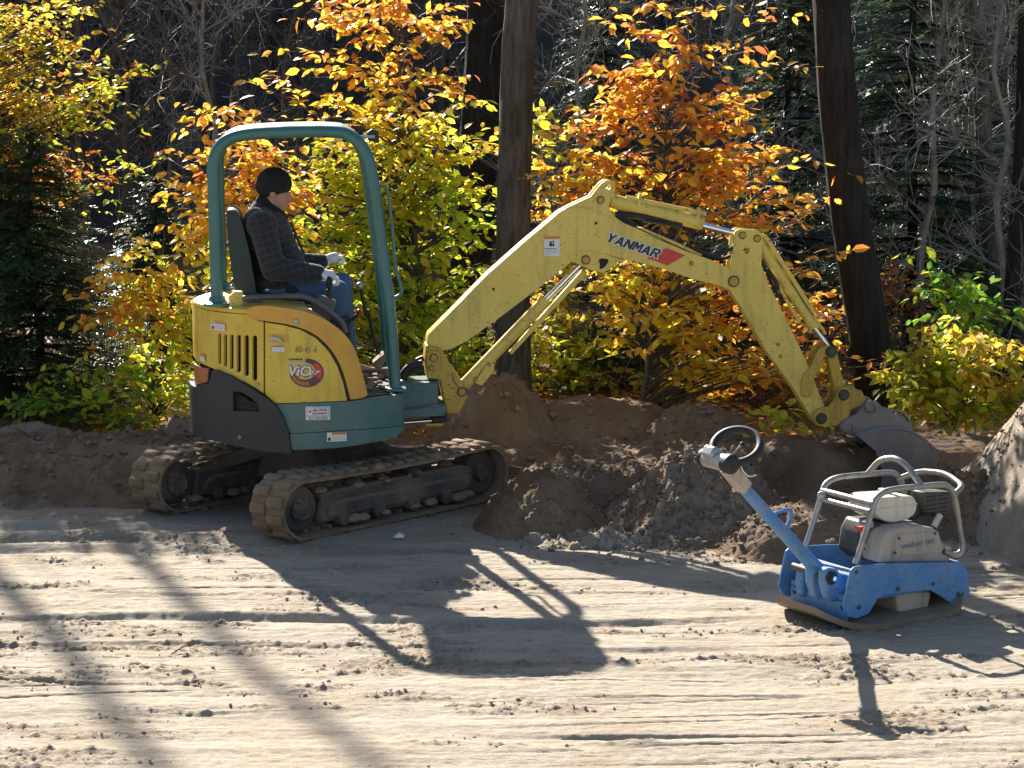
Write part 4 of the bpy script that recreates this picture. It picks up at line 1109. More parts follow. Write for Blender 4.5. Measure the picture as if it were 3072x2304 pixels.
# undercarriage
UY = R(47)
du = UY - HF.yaw
uoff = HF.i @ Vector((-1.245, 13.56, 0))
def upart(o): o.location = uoff; o.rotation_euler = (0, 0, du); return o
random.seed(3)
def belt_path(L=.80, r=.165, zc=.195, n=18):
    pts = []
    for k in range(n + 1): a = R(90 + 180 * k / n); pts.append((-L + r * math.cos(a), zc + r * math.sin(a)))
    for k in range(1, 12): t = k / 12; pts.append((-L + 2 * L * t, zc - r))
    for k in range(n + 1): a = R(-90 + 180 * k / n); pts.append((L + r * math.cos(a), zc + r * math.sin(a)))
    for k in range(1, 12): t = k / 12; pts.append((L - 2 * L * t, zc + r - .018 * math.sin(PI * t)))
    return pts
bpth = belt_path()
def pathat(s):
    L = [0]
    P = bpth + [bpth[0]]
    for i in range(len(P) - 1): L.append(L[-1] + math.hypot(P[i + 1][0] - P[i][0], P[i + 1][1] - P[i][1]))
    s = (s % 1.0) * L[-1]
    for i in range(len(P) - 1):
        if L[i + 1] >= s:
            t = (s - L[i]) / max(1e-9, L[i + 1] - L[i]); x = P[i][0] + (P[i + 1][0] - P[i][0]) * t; z = P[i][1] + (P[i + 1][1] - P[i][1]) * t
            dx, dz = P[i + 1][0] - P[i][0], P[i + 1][1] - P[i][1]; l = math.hypot(dx, dz)
            return x, z, dx / l, dz / l
lugm = MB(); lugm.prism([(-.040, 0), (.040, 0), (.026, .026), (-.026, .026)], -.068, .068)
lug_me = lugm.mesh('track_lug')
bm = bmesh.new(); bm.from_mesh(lug_me); bmesh.ops.bevel(bm, geom=bm.edges[:], offset=.008, segments=1, affect='EDGES'); bmesh.ops.recalc_face_normals(bm, faces=bm.faces); bm.to_mesh(lug_me); bm.free(); smooth_mesh(lug_me, R(60)); lug_me.materials.append(M['muddy_rubber'])
padm = MB(); padm.prism([(-.012, 0), (.012, 0), (.008, -.022), (-.008, -.022)], -.045, .045); tooth_me = padm.mesh('drive_tooth'); tooth_me.materials.append(M['muddy_rubber'])
for sgn in (-1, 1):
    y0 = sgn * .60
    bl = MB(); nb = len(bpth); vs = []
    for i, (x, z) in enumerate(bpth):
        a = bpth[i - 1]; b = bpth[(i + 1) % nb]; dx, dz = b[0] - a[0], b[1] - a[1]; l = math.hypot(dx, dz); nx, nz = dz / l, -dx / l
        for (yy, d) in ((-.15, .0), (-.15, .018), (-.10, .024), (.10, .024), (.15, .018), (.15, .0)):
            vs.append((x + nx * d, y0 + yy, z + nz * d))
    fs = [(i * 6 + k, i * 6 + (k + 1) % 6, ((i + 1) % nb) * 6 + (k + 1) % 6, ((i + 1) % nb) * 6 + k) for i in range(nb) for k in range(6)]
    bl.add(vs, fs)
    tr = upart(bl.build('track', M['muddy_rubber'], EX))
    NL = 42
    for k in range(NL):
        for row in (-1, 1):
            x, z, dx, dz = pathat((k + (0 if row < 0 else .5)) / NL)
            o = bpy.data.objects.new('track_lug', lug_me); o.parent = tr
            nx, nz = dz, -dx
            mtx = Matrix(((dx, 0, nx, x + nx * .016), (0, 1, 0, y0 + row * .074), (dz, 0, nz, z + nz * .016), (0, 0, 0, 1)))
            if mtx.to_3x3().determinant() < 0: mtx = mtx @ Matrix.Scale(-1, 4, (0, 1, 0))
            o.matrix_local = mtx; col.objects.link(o)
        x, z, dx, dz = pathat(k / NL)
        if z < .12:
            nx, nz = dz, -dx
            o = bpy.data.objects.new('drive_tooth', tooth_me); o.parent = tr
            o.matrix_local = Matrix(((dx, 0, nx, x), (0, 1, 0, y0), (dz, 0, nz, z), (0, 0, 0, 1))); col.objects.link(o)
    tf = MB().prism([(-.66, .09), (-.6, .075), (.6, .075), (.70, .10), (.72, .24), (.62, .27), (-.50, .27), (-.62, .25)], y0 - .09, y0 + .09)
    tfo = upart(tf.build('track_frame', M['muddy_frame'], EX, bevel=.02))
    MB().prism([(-.58, .1), (.60, .1), (.68, .13), (.68, .205), (-.50, .205), (-.58, .17)], y0 - .115, y0 + .115).build('frame_rib', M['muddy_frame'], tfo, bevel=.02)
    for s_ in (-1, 1):
        MB().lathe((-.80, y0 + s_ * .075, .195), (0, s_, 0), [(.135, -.04), (.14, .0), (.13, .015), (.085, .02), (.08, .05), (.055, .06), (.05, .052), (.001, .052)], 28).build('sprocket' if s_ < 0 else 'drive_motor', M['muddy_frame'], tfo)
        MB().lathe((.80, y0 + s_ * .05, .195), (0, s_, 0), [(.142, -.05), (.145, .01), (.135, .02), (.06, .012), (.05, .045), (.001, .045)], 28).build('idler', M['muddy_dark'], tfo)
        for a in range(0, 360, 45):
            MB().lathe((-.80 + .068 * math.cos(R(a)), y0 + s_ * .128, .195 + .068 * math.sin(R(a))), (0, s_, 0), [(.009, -.01), (.009, .006), (.004, .008)], 6).build('bolt', M['muddy_dark'], tfo)
    for x in (-.45, -.15, .15, .45):
        for s_ in (-1, 1): MB().lathe((x, y0 + s_ * .1, .09), (0, s_, 0), [(.048, -.05), (.05, .01), (.045, .018), (.02, .02), (.001, .03)], 18).build('roller', M['muddy_frame'], tfo)
    MB().lathe((.18, y0, .285), (0, -1, 0), [(.03, -.10), (.034, -.02), (.034, .10), (.02, .12), (.001, .125)], 16).build('carrier_roller', M['muddy_dark'], tfo)
    mk = MB()
    for k in range(46):
        x = random.uniform(-.7, .7); s = random.uniform(.012, .04); w = random.uniform(-.13, .13)
        zz = .27 if random.random() < .55 else (.075 if random.random() < .5 else .372)
        mk.ball((x, y0 + (w if zz > .2 else -.11 + random.uniform(-.02, .02)), zz), (s * 1.6, s * 1.2, s * .8), 7, 5)
    tag(mk.build('mud_lumps', M['mud'], tfo), 'lumps of mud caked on the track frame', kind='stuff')
cf_ = MB().prism([(-.32, .20), (.32, .20), (.25, .44), (-.25, .44)], -.28, .28)
for sx in (-1, 1):
    for sy in (-1, 1):
        cf_.prism([(-.07, 0), (.07, 0), (.06, .1), (-.06, .1)], 0, .36, lambda v, sx=sx, sy=sy: Vector((sx * (.2 + v.y * .55) + v.x, sy * (.2 + v.y), .34 - v.y * .35 + v.z)))
upart(cf_.build('car_body', M['muddy_dark'], EX, bevel=.01))
upart(MB().lathe((0, 0, .42), (0, 0, 1), [(.36, 0), (.38, .03), (.38, .1), (.34, .13), (.001, .13)], 36).build('slewing_ring', M['muddy_dark'], EX))
bl = MB().prism([(1.06, -.10), (1.1, -.11), (1.15, .0), (1.17, .12), (1.14, .19), (1.125, .19), (1.14, .10), (1.115, -.01)], -.74, .74)
blade = upart(bl.build('dozer_blade', M['muddy_rubber'], EX, bevel=.004))
for y in (-.32, .32): upart(MB().tube([(.42, y, .26), (.9, y, .2), (1.25, y, .16)], .04, 8).build('blade_arm', M['muddy_dark'], EX))
# ------------------------------------------------------------------ the operator
def blob(name, parts, voxel, mat, parent, smooth=4):
    """Union of tapered capsules and ellipsoids as one continuous skin."""
    mb = MB()
    for p in parts:
        if p[0] == 'c':
            a, b, ra, rb = Vector(p[1]), Vector(p[2]), p[3], p[4]
            mb.tube([a, b], [ra, rb], 14); mb.ball(a, ra, 14, 10); mb.ball(b, rb, 14, 10)
        else:
            mb.ball(p[1], p[2], 18, 12, p[3] if len(p) > 3 else None)
    me = mb.mesh(name)
    bm = bmesh.new(); bm.from_mesh(me); bmesh.ops.remove_doubles(bm, verts=bm.verts, dist=1e-6); bmesh.ops.recalc_face_normals(bm, faces=bm.faces); bm.to_mesh(me); bm.free()
    t = bpy.data.objects.new(name, me); col.objects.link(t)
    r = t.modifiers.new('r', 'REMESH'); r.mode = 'VOXEL'; r.voxel_size = voxel
    s = t.modifiers.new('s', 'SMOOTH'); s.iterations = smooth; s.factor = .5
    dg = bpy.context.evaluated_depsgraph_get(); dg.update()
    out = bpy.data.meshes.new_from_object(t.evaluated_get(dg)); bpy.data.objects.remove(t)
    smooth_mesh(out); out.materials.clear()
    return mesh_obj(name, out, mat, parent)

PF = Frame(HF.m @ Vector((-.05, 0, 1.2)), HF.yaw)
PE = empty('person', PF.o, PF.yaw)
tag(PE, 'person in dark plaid jacket and black beanie sitting at the excavator controls', 'person')
def P1(x, y, yy): return PF.plane(*c1(x, y), yy)
head = P1(895, 640, 0); chin = P1(985, 790, 0); neck = P1(850, 800, 0); chest = P1(830, 960, 0); belly = P1(915, 1240, 0); hip = P1(900, 1445, 0)
shR = P1(790, 930, -.19); shL = P1(800, 915, .19)
elR = P1(885, 1290, -.25); wrR = P1(1250, 1325, -.27); haR = P1(1350, 1345, -.28)
elL = P1(930, 1230, .25); wrL = P1(1290, 1225, .26); haL = P1(1370, 1215, .27)
hpR = hip + Vector((0, -.1, 0)); hpL = hip + Vector((0, .1, 0))
knR = P1(1400, 1480, -.17); knL = P1(1440, 1420, .12)
def drop(k, dx): return Vector((k.x + dx, k.y, (HF.i @ PF.o).z * 0 + (zt1 + .09) - 1.2))
anR = drop(knR, .02); anL = drop(knL, .05)
rt = Matrix.Rotation(R(8), 3, 'Y')
def hv(dx, dy, dz): return head + rt @ Vector((dx, dy, dz))
body_parts = [('e', hv(-.005, 0, .03), (.098, .075, .105), rt), ('e', hv(.035, 0, -.05), (.062, .058, .078), rt), ('e', hv(.055, 0, -.105), (.036, .036, .03), rt),
    ('c', hv(.088, 0, -.008), hv(.112, 0, -.042), .009, .015), ('c', hv(.094, -.014, -.078), hv(.094, .014, -.078), .010, .010), ('e', hv(.075, 0, .022), (.025, .055, .018), rt),
    ('e', hv(-.01, -.076, -.02), (.02, .012, .032), rt), ('e', hv(-.01, .076, -.02), (.02, .012, .032), rt), ('e', hv(.06, -.03, -.045), (.025, .022, .02), rt), ('e', hv(.06, .03, -.045), (.025, .022, .02), rt),
    ('c', hv(-.02, 0, -.06), neck + Vector((-.02, 0, -.03)), .055, .058), ('c', neck + Vector((-.02, 0, -.05)), chest, .07, .10), ('c', chest, belly, .12, .12), ('c', belly, hip, .12, .12),
    ('c', shR, elR, .045, .036), ('c', elR, wrR, .035, .026), ('c', shL, elL, .045, .036), ('c', elL, wrL, .035, .026), ('e', (shR + shL) / 2, (.07, .2, .05)),
    ('c', wrR, haR, .026, .03), ('c', wrL, haL, .026, .03), ('c', hpR, knR, .07, .05), ('c', hpL, knL, .07, .05), ('c', knR, anR, .048, .034), ('c', knL, anL, .048, .034),
    ('c', anR, anR + Vector((.14, 0, -.04)), .035, .028), ('c', anL, anL + Vector((.14, 0, -.04)), .035, .028)]
bdy = blob('body', body_parts, .009, M['skin'], PE, 3)
for s in (-1, 1):
    MB().ball(hv(.085, s * .031, .0), .0105, 10, 8).build('eye', M['grey_print'], bdy)
    MB().ball(hv(.0935, s * .033, .0), .0045, 8, 6).build('iris', M['black'], bdy)
    MB().tube([hv(.092, s * .012, .019), hv(.094, s * .032, .023), hv(.085, s * .05, .018)], .0045, 6).build('eyebrow', M['boot'], bdy)
MB().tube([hv(.100, -.024, -.078), hv(.106, 0, -.077), hv(.100, .024, -.078)], .003, 6).build('lip_line', M['boot'], bdy)
# beanie: knitted cap down over ears and nape
cap = blob('beanie', [('e', hv(-.008, 0, .045), (.116, .092, .106), rt), ('e', hv(-.02, 0, .01), (.106, .090, .07), rt)], .008, M['knit'], PE, 3)
bm = bmesh.new(); bm.from_mesh(cap.data)
bmesh.ops.bisect_plane(bm, geom=bm.verts[:] + bm.edges[:] + bm.faces[:], plane_co=P1(920, 668, 0), plane_no=Vector((-math.sin(R(13)), 0, math.cos(R(13)))), clear_inner=True)
bm.to_mesh(cap.data); bm.free()
q_ = cap.modifiers.new('solid', 'SOLIDIFY'); q_.thickness = .012; q_.offset = -1
# collar of a dark fleece
blob('collar', [('c', P1(815, 750, 0), P1(850, 850, 0), .068, .09), ('c', P1(900, 800, 0), P1(945, 880, 0), .05, .05)], .01, M['knit'], PE, 4)
# jacket: torso and sleeves as one
jk = [('c', P1(790, 820, 0), chest + Vector((-.02, 0, 0)), .085, .15), ('e', P1(785, 890, 0), (.115, .20, .10)), ('e', chest + Vector((-.01, 0, -.02)), (.155, .205, .16)), ('c', chest, belly, .150, .165), ('e', belly + Vector((.02, 0, 0)), (.165, .20, .16)), ('e', hip + Vector((.03, 0, .03)), (.20, .215, .10)), ('e', hip + Vector((.13, 0, .0)), (.23, .225, .105)),
    ('e', shR + Vector((0, .01, 0)), (.105, .10, .095)), ('e', shL + Vector((0, -.01, 0)), (.105, .10, .095)),
    ('c', shR, elR, .088, .080), ('c', elR, wrR, .080, .056), ('c', shL, elL, .082, .068), ('c', elL, wrL, .066, .048)]
for k, (t, s) in enumerate(((.25, .01), (.5, .014), (.72, .012), (.9, .01))):
    jk.append(('e', elR.lerp(wrR, t) + Vector((0, 0, .012)), (.018, .062 - .012 * t, .058 + s - .02 * t)))
    jk.append(('e', shR.lerp(elR, t), (.072 + s, .075, .02)))
jacket = blob('jacket', jk, .011, M['plaid'], PE, 4)
MB().tube([chest + Vector((.15, -.02, .05)), belly + Vector((.188, -.02, .02)), hip + Vector((.262, -.02, .03))], .008, 6).build('zip', M['black'], jacket)
MB().box(P1(832, 1463, -.225), (.02, .004, .0095)).build('tag', M['white_print'], jacket)
# jeans, boots
blob('jeans', [('c', hpR, knR, .105, .078), ('c', hpL, knL, .105, .078), ('e', hip, (.13, .19, .09)), ('c', knR, anR, .076, .062), ('c', knL, anL, .076, .062), ('e', knR + Vector((.01, 0, .0)), (.08, .08, .078)), ('e', knL + Vector((.01, 0, .0)), (.08, .08, .078))], .011, M['denim'], PE, 4)
for a in (anR, anL):
    blob('boot', [('c', a + Vector((0, 0, .06)), a + Vector((0, 0, -.03)), .055, .055), ('c', a + Vector((-.02, 0, -.05)), a + Vector((.15, 0, -.055)), .042, .036)], .01, M['boot'], PE, 3)
# gloves with fingers closed on the joysticks
def glove(wr, ha, side, down):
    ax = (ha - wr).normalized(); yv = Vector((0, side, 0)); up = ax.cross(yv).normalized()
    if up.z < 0: up = -up
    pr = [('c', wr - ax * .02, wr + ax * .015, .036, .034), ('e', wr + ax * .075, (.052, .043, .030), None) if False else ('c', wr + ax * .02, wr + ax * .085, .034, .036)]
    for k in range(4):
        off = yv * (-.033 + .022 * k) if True else 0
        ln = (.9, 1.0, .96, .8)[k]
        b = wr + ax * .10 + off; m1 = b + ax * .034 * ln - up * .008; m2 = m1 - up * .034 * ln + ax * .006; t = m2 - up * .012 - ax * .026 * ln
        pr += [('c', wr + ax * .06 + off, b, .014, .0125), ('c', b, m1, .0125, .0115), ('c', m1, m2, .0115, .0105), ('c', m2, t, .0105, .0095)]
    tb = wr + ax * .04 - yv * .036; tm = tb + ax * .035 - up * .03 - yv * .008; tt = tm + ax * .02 - up * (.045 if down else -.03)
    pr += [('c', tb, tm, .016, .0135), ('c', tm, tt, .013, .010)]
    blob('glove', pr, .005, M['glove'], PE, 2)
glove(wrR - Vector((.0, 0, 0)), haR, 1, True)
glove(wrL - Vector((.0, 0, 0)), haL + Vector((0, 0, .01)), -1, False)

# ------------------------------------------------------------------ plate compactor
CFm = Frame((1.86, 10.80, 0), R(32))
PC = empty('plate_compactor', CFm.o, CFm.yaw)
tag(PC, 'blue plate compactor with steering wheel handle and cream fuel tank on the sand', 'compactor')
def Q2(pts, y): return [(p.x, p.z) for p in [CFm.plane(*c6(a, b), y) for a, b in pts]]
def Q3(pts, y): return [CFm.plane(*c6(a, b), y) for a, b in pts]
def zlip(u): return .075 * max(0.0, (abs(u) - .28) / .18) ** 1.6 + .004
outl = [(-.47, -.15), (-.47, .17), (-.33, .28), (.34, .28), (.48, .21), (.48, -.24), (.36, -.335), (-.25, -.335)]
skin_panel('base_plate', outl, [], lambda u, v, d: Vector((u, v, zlip(u) + .032 + d)), .034, M['plate_steel'], PC, .045)
sp_ = [(1160, 1110), (1185, 1085), (1230, 1074), (1450, 1060), (1900, 1052), (1965, 1066), (1985, 1110), (2000, 1250), (1992, 1300), (1950, 1338), (1880, 1346), (1840, 1325), (1790, 1288), (1720, 1250), (1560, 1264), (1400, 1285), (1350, 1310), (1310, 1380), (1280, 1420), (1200, 1450), (1140, 1436), (1106, 1370), (1120, 1290), (1140, 1200)]
yS = -.262
spp = Q2(sp_, yS)
for y in (yS, -yS - .012):
    p_ = MB().prism(spp, y, y + .012).build('side_panel', M['blue'], PC, bevel=.004)
    if y < 0:
        for (a, b, r) in ((1490, 1238, .013), (1740, 1203, .011), (1915, 1275, .013), (1215, 1368, .013), (1200, 1120, .010)):
            c_ = CFm.plane(*c6(a, b), y)
            MB().lathe((c_.x, y, c_.z), (0, -1, 0), [(r, -.004), (r, .005), (r * .6, .008), (.001, .008)], 10).build('bolt', M['engine'], p_)
# lower deck between the panels, rear bulkhead
zd = spp[4][1]; x0 = spp[0][0]; x1 = spp[6][0]
MB().box(((x0 + x1) / 2, 0, zd - .13), (x1 - x0 - .02, .44, .02)).build('deck_plate', M['blue'], PC, bevel=.004)
MB().box((x0 + .02, 0, zd - .17), (.02, .44, .14)).build('rear_bulkhead', M['blue'], PC, bevel=.004)
MB().box((x1 - .03, 0, zd - .09), (.02, .44, .16)).build('front_bulkhead', M['blue'], PC, bevel=.004)
# exciter under the deck
ex = Q2([(1470, 1275), (1500, 1262), (1700, 1250), (1722, 1262), (1700, 1360), (1680, 1430), (1640, 1445), (1520, 1450), (1490, 1440)], -.19)
MB().prism(ex, -.2, .2).build('exciter_housing', M['guard'], PC, bevel=.012)
MB().cyl((-.2, -.2, .12), (-.2, .2, .12), .075, 22).build('exciter_shaft', M['plate_steel'], PC, bevel=.006)
for x in (x0 + .05, x1 - .05):
    for y in (-.19, .19): MB().lathe((x, y, .03), (0, 0, 1), [(.045, 0), (.04, .02), (.03, .04), (.04, .06), (.045, .085)], 14).build('rubber_mount', M['black'], PC)
# tube frame
nl = [(1190, 1062), (1235, 930), (1290, 750), (1318, 650), (1345, 590), (1400, 553), (1480, 534), (1640, 518), (1790, 505), (1850, 520), (1885, 575), (1905, 660), (1930, 830), (1948, 930), (1930, 985), (1875, 998), (1815, 972)]
nlp = Q2(nl, -.2)
for y in (-.2, .2):
    MB().tube(catmull([Vector((a, y, b)) for a, b in nlp], 4), .0165, 12).build('frame_hoop', M['tube_steel'], PC)
tx, tz = nlp[7]; fx, fz = nlp[10]; rx_, rz_ = nlp[3]
MB().tube(fillet([(tx, .2, tz), (tx - .01, .09, tz + .10), (tx, -.02, tz + .125), (tx + .01, -.10, tz + .09), (tx + .02, -.2, tz)], .06), .0165, 12).build('lifting_bar', M['tube_steel'], PC)
MB().tube(fillet([(fx - .03, .2, fz + .02), (fx + .09, .16, fz + .06), (fx + .13, .0, fz + .07), (fx + .10, -.17, fz + .03), (fx + .0, -.2, fz + .0)], .07), .0165, 12).build('front_bar', M['tube_steel'], PC)
MB().tube([(rx_, .2, rz_ + .01), (rx_, -.2, rz_ + .01)], .0155, 12).build('cross_bar', M['tube_steel'], PC)
MB().tube([(rx_ - .02, .2, rz_ - .03), (rx_ - .02, -.2, rz_ - .03)], .0145, 12).build('cross_bar', M['tube_steel'], PC)
MB().lathe((rx_ - .03, .17, rz_ - .01), (-.5, -.6, 0), [(.022, -.02), (.024, .01), (.012, .02), (.001, .02)], 14).build('latch_pin', M['silver'], PC)
# fuel tank
tk = Q2([(1322, 660), (1328, 615), (1350, 598), (1450, 590), (1560, 584), (1600, 592), (1622, 640), (1612, 700), (1560, 745), (1470, 770), (1400, 762), (1345, 725), (1324, 690)], -.10)
tank = MB().prism(smooth_poly(tk, 2), -.105, .10).build('fuel_tank', M['cream'], PC, bevel=.022, seg=4)
zt_ = sum(p[1] for p in Q2([(1330, 665), (1620, 652)], -.10)) / 2; xa, xb = Q2([(1324, 662)], -.1)[0][0], Q2([(1620, 652)], -.1)[0][0]
MB().box(((xa + xb) / 2, -.0025, zt_), (xb - xa + .006, .213, .006)).build('tank_seam', M['cream'], tank, bevel=.003)
cp = CFm.plane(*c6(1390, 545), .02)
MB().lathe((cp.x, .02, cp.z - .012), (0, 0, 1), [(.03, 0), (.032, .012), (.028, .022), (.010, .026), (.001, .026)], 20).build('tank_cap', M['silver'], tank)
# muffler with slatted shield, engine block
mf = Q2([(1690, 560), (1895, 555), (1895, 690), (1860, 710), (1700, 712)], -.1)
mu = MB().prism(mf, -.09, .02).build('muffler_shield', M['engine'], PC, bevel=.012)
mx0, mz1 = mf[0]; mx1, mz0 = mf[3]
for k in range(5):
    for h in range(2):
        xx = mx0 + .012 + h * (mx1 - mx0) * .48
        MB().box((xx + (mx1 - mx0) * .19, -.091, mz0 + .016 + k * (mz1 - mz0 - .02) / 5), ((mx1 - mx0) * .36, .006, .006)).build('shield_slat', M['black'], mu)
eb = Q2([(1300, 770), (1600, 760), (1690, 700), (1780, 720), (1780, 1000), (1300, 1050), (1240, 1000), (1260, 850)], -.06)
MB().prism(eb, -.07, .14).build('engine_block', M['engine'], PC, bevel=.015)
MB().prism(Q2([(1620, 600), (1700, 600), (1690, 720), (1600, 760), (1560, 740)], -.02), -.04, .12).build('air_filter', M['engine'], PC, bevel=.015)
MB().tube(catmull(Q3([(1745, 800), (1765, 760), (1790, 715)], -.12), 4), .018, 10).build('breather', M['cream'], PC)
MB().prism(Q2([(1195, 800), (1235, 790), (1245, 820), (1215, 840)], -.1), -.13, -.08).build('engine_switch', M['red_print'], PC, bevel=.005)
MB().prism(Q2([(1235, 760), (1290, 750), (1300, 800), (1250, 810)], -.08), -.11, -.05).build('carburettor', M['silver'], PC, bevel=.005)
MB().tube(catmull(Q3([(1215, 840), (1205, 880), (1215, 930), (1260, 960)], -.1), 4), .005, 6).build('cable', M['black'], PC)
MB().lathe(CFm.plane(*c6(1330, 880), -.08), (-.4, -1, 0), [(.07, -.04), (.075, .0), (.06, .02), (.02, .03), (.001, .03)], 20).build('recoil_starter', M['engine'], PC)
# belt guard with the maker's lettering
bgp = Q2([(1345, 1052), (1348, 1000), (1380, 868), (1400, 832), (1450, 812), (1540, 796), (1640, 792), (1730, 806), (1772, 838), (1800, 930), (1848, 1020), (1852, 1052)], -.18)
bg_ = MB().prism(bgp, -.195, -.06).build('belt_guard', M['guard'], PC, bevel=.014, seg=3)
MB().prism(Q2([(1460, 1010), (1475, 870), (1500, 850), (1740, 832), (1770, 850), (1805, 960), (1800, 985)], -.197), -.2005, -.19).build('guard_face', M['guard'], bg_, bevel=.004)
v, f = text_mesh('weber mt', 1.0, 0, .03)
w0 = max(p[0] for p in v) - min(p[0] for p in v); h0 = max(p[1] for p in v) - min(p[1] for p in v)
oc = CFm.plane(*c6(1632, 918), -.2)
M['faded_print'] = paint('faded_blue_print', (.13, .17, .26), .6, .75, sc=30, dustc=(.42, .36, .29))
decal('lettering', [(p[0] * .24 / w0, p[1] * .032 / h0) for p in v], f, lambda x, y: Vector((oc.x + x, -.203, oc.z + y + x * .03)), M['faded_print'], bg_)
for (a, b) in ((1498, 882), (1750, 848), (1470, 985), (1810, 975)):
    c_ = CFm.plane(*c6(a, b), -.2); MB().lathe((c_.x, -.2, c_.z), (0, -1, 0), [(.008, -.004), (.008, .005), (.001, .006)], 8).build('bolt', M['engine'], bg_)
# handle: pivot bracket, drawbar, control head, steering ring
hb0 = CFm.plane(*c6(925, 1110), -.02); hb1 = CFm.plane(*c6(395, 520), -.15)
ax = (hb1 - hb0).normalized()
MB().tube([hb0 - ax * .03, hb0 + ax * .12, hb1], [.046, .036, .030], 14).build('drawbar', M['blue'], PC)
sv = ax.cross(Vector((0, 1, 0))).normalized()
MB().prism(Q2([(870, 1080), (930, 1060), (955, 1110), (945, 1230), (925, 1310), (900, 1300), (870, 1200)], -.03), -.05, .01).build('drawbar_fork', M['blue'], PC, bevel=.01)
for (pts, y) in (([(800, 1075), (835, 1060), (850, 1120), (860, 1240), (830, 1300), (795, 1280), (785, 1180)], .12), ([(950, 1100), (985, 1085), (1040, 1090), (1065, 1130), (1130, 1180), (1135, 1280), (1080, 1310), (1000, 1330), (970, 1290), (950, 1200)], -.12)):
    MB().prism(Q2(pts, y), y - .03, y + .03).build('pivot_bracket', M['blue'], PC, bevel=.012)
MB().prism(Q2([(1065, 1120), (1150, 1090), (1150, 1290), (1070, 1310)], -.1), -.2, .2).build('rear_frame', M['blue'], PC, bevel=.008)
bo = CFm.plane(*c6(1020, 1160), -.15)
MB().lathe((bo.x, -.15, bo.z), (0, -1, 0), [(.036, -.03), (.036, .008), (.03, .012), (.022, .012), (.022, .018), (.001, .02)], 20).build('pivot_bush', M['black'], PC)
MB().lathe((bo.x, -.168, bo.z), (0, -1, 0), [(.013, 0), (.013, .012), (.001, .012)], 6).build('pivot_bolt', M['steel'], PC)
MB().tube([(bo.x, -.15, bo.z), (bo.x, .15, bo.z)], .02, 12).build('pivot_axle', M['engine'], PC)
br = Q3([(600, 725), (640, 700), (700, 680), (732, 690), (735, 740), (715, 790), (695, 815)], -.085)
MB().tube(catmull(br, 4), .011, 8).build('drawbar_loop', M['blue'], PC)
b0_ = CFm.plane(*c6(395, 510), -.15); b1_ = CFm.plane(*c6(300, 400), -.17); a2 = (b1_ - b0_).normalized(); n2 = Vector((0, 1, 0)); u2 = a2.cross(n2)
MB().box((b0_ + b1_) / 2, ((b1_ - b0_).length + .04, .075, .068), Matrix((a2, n2, u2)).transposed()).build('handle_sleeve', M['guard'], PC, bevel=.008)
hc_ = CFm.plane(*c6(215, 335), -.16)
MB().lathe(hc_ + Vector((0, .09, 0)), (0, -1, 0), [(.04, 0), (.043, .01), (.043, .15), (.04, .17)], 22).build('control_head', M['silver'], PC)
MB().box(hc_ + Vector((.0, .03, .03)), (.085, .09, .06), Matrix.Rotation(R(30), 3, 'Y')).build('control_cover', M['silver'], PC, bevel=.014)
MB().lathe(hc_ + Vector((0, .115, 0)), (0, -1, 0), [(.036, 0), (.046, .008), (.046, .026)], 22).build('end_cap', M['black'], PC)
MB().lathe(hc_ + Vector((0, -.07, 0)), (0, -1, 0), [(.046, 0), (.049, .01), (.049, .045), (.04, .055), (.02, .06), (.001, .06)], 22).build('end_cap', M['black'], PC)
rc = CFm.plane(*c6(352, 232), -.16)
e1 = CFm.ir @ Vector((math.cos(R(12)), 0, math.sin(R(12)))); e2 = CFm.ir @ Vector((-.1, .84, .53)).normalized()
ring = [rc + e1 * (.116 * math.cos(R(a))) + e2 * (.116 * math.sin(R(a))) for a in range(0, 360, 10)]
MB().tube(ring, .0215, 12, closed=True).build('steering_ring', M['black'], PC)
for a in (200, 262):
    MB().tube([hc_ + Vector((.02, -.02, .02)), rc + e1 * (.116 * math.cos(R(a))) + e2 * (.116 * math.sin(R(a)))], [.026, .022], 10).build('ring_bracket', M['black'], PC)
lv = Q3([(300, 310), (340, 270), (392, 218)], -.18)
MB().tube(lv, .006, 8).build('throttle_lever', M['silver'], PC)
MB().ball(lv[-1], .013, 10, 8).build('lever_knob', M['black'], PC)
MB().tube(catmull(Q3([(380, 370), (400, 410), (440, 445), (490, 435)], -.2), 4), .004, 6).build('spring_clip', M['steel'], PC)

# scrap of paper on the ground
sp0 = at(*c3(1458, 662), 12.55)
gz_ = float(ground_h(np.array([sp0.x]), np.array([sp0.y]))[0])
pp = MB(); pp.add([(-.03, -.02, .002), (.03, -.024, .004), (.036, .02, .012), (.0, .024, .03), (-.034, .016, .006), (0, 0, .02)], [(0, 1, 5), (1, 2, 5), (2, 3, 5), (3, 4, 5), (4, 0, 5)])
po = pp.build('paper_scrap', M['white_print'], None); po.location = (sp0.x, sp0.y, gz_ + .004)
so = po.modifiers.new('solid', 'SOLIDIFY'); so.thickness = .002
tag(po, 'small crumpled white paper scrap lying on shaded sand beside the track', 'paper')

sk0 = at(506, 1811, 9.9); sk1 = at(535, 1768, 10.1)
for p_ in (sk0, sk1): p_.z = 0
st0 = Vector((sk0.x, 9.95, float(ground_h(np.array([sk0.x]), np.array([9.95]))[0]) + .006)); st1 = st0 + Vector((.07, .12, .012))
sto = MB().tube([Vector((0, 0, 0)), (st1 - st0) * .5 + Vector((.006, 0, .012)), st1 - st0], [.003, .0035, .002], 5).build('dry_stalk', M['boot'], None); sto.location = st0
tag(sto, 'thin reddish dry stalk lying on the sand at the left', 'stalk')
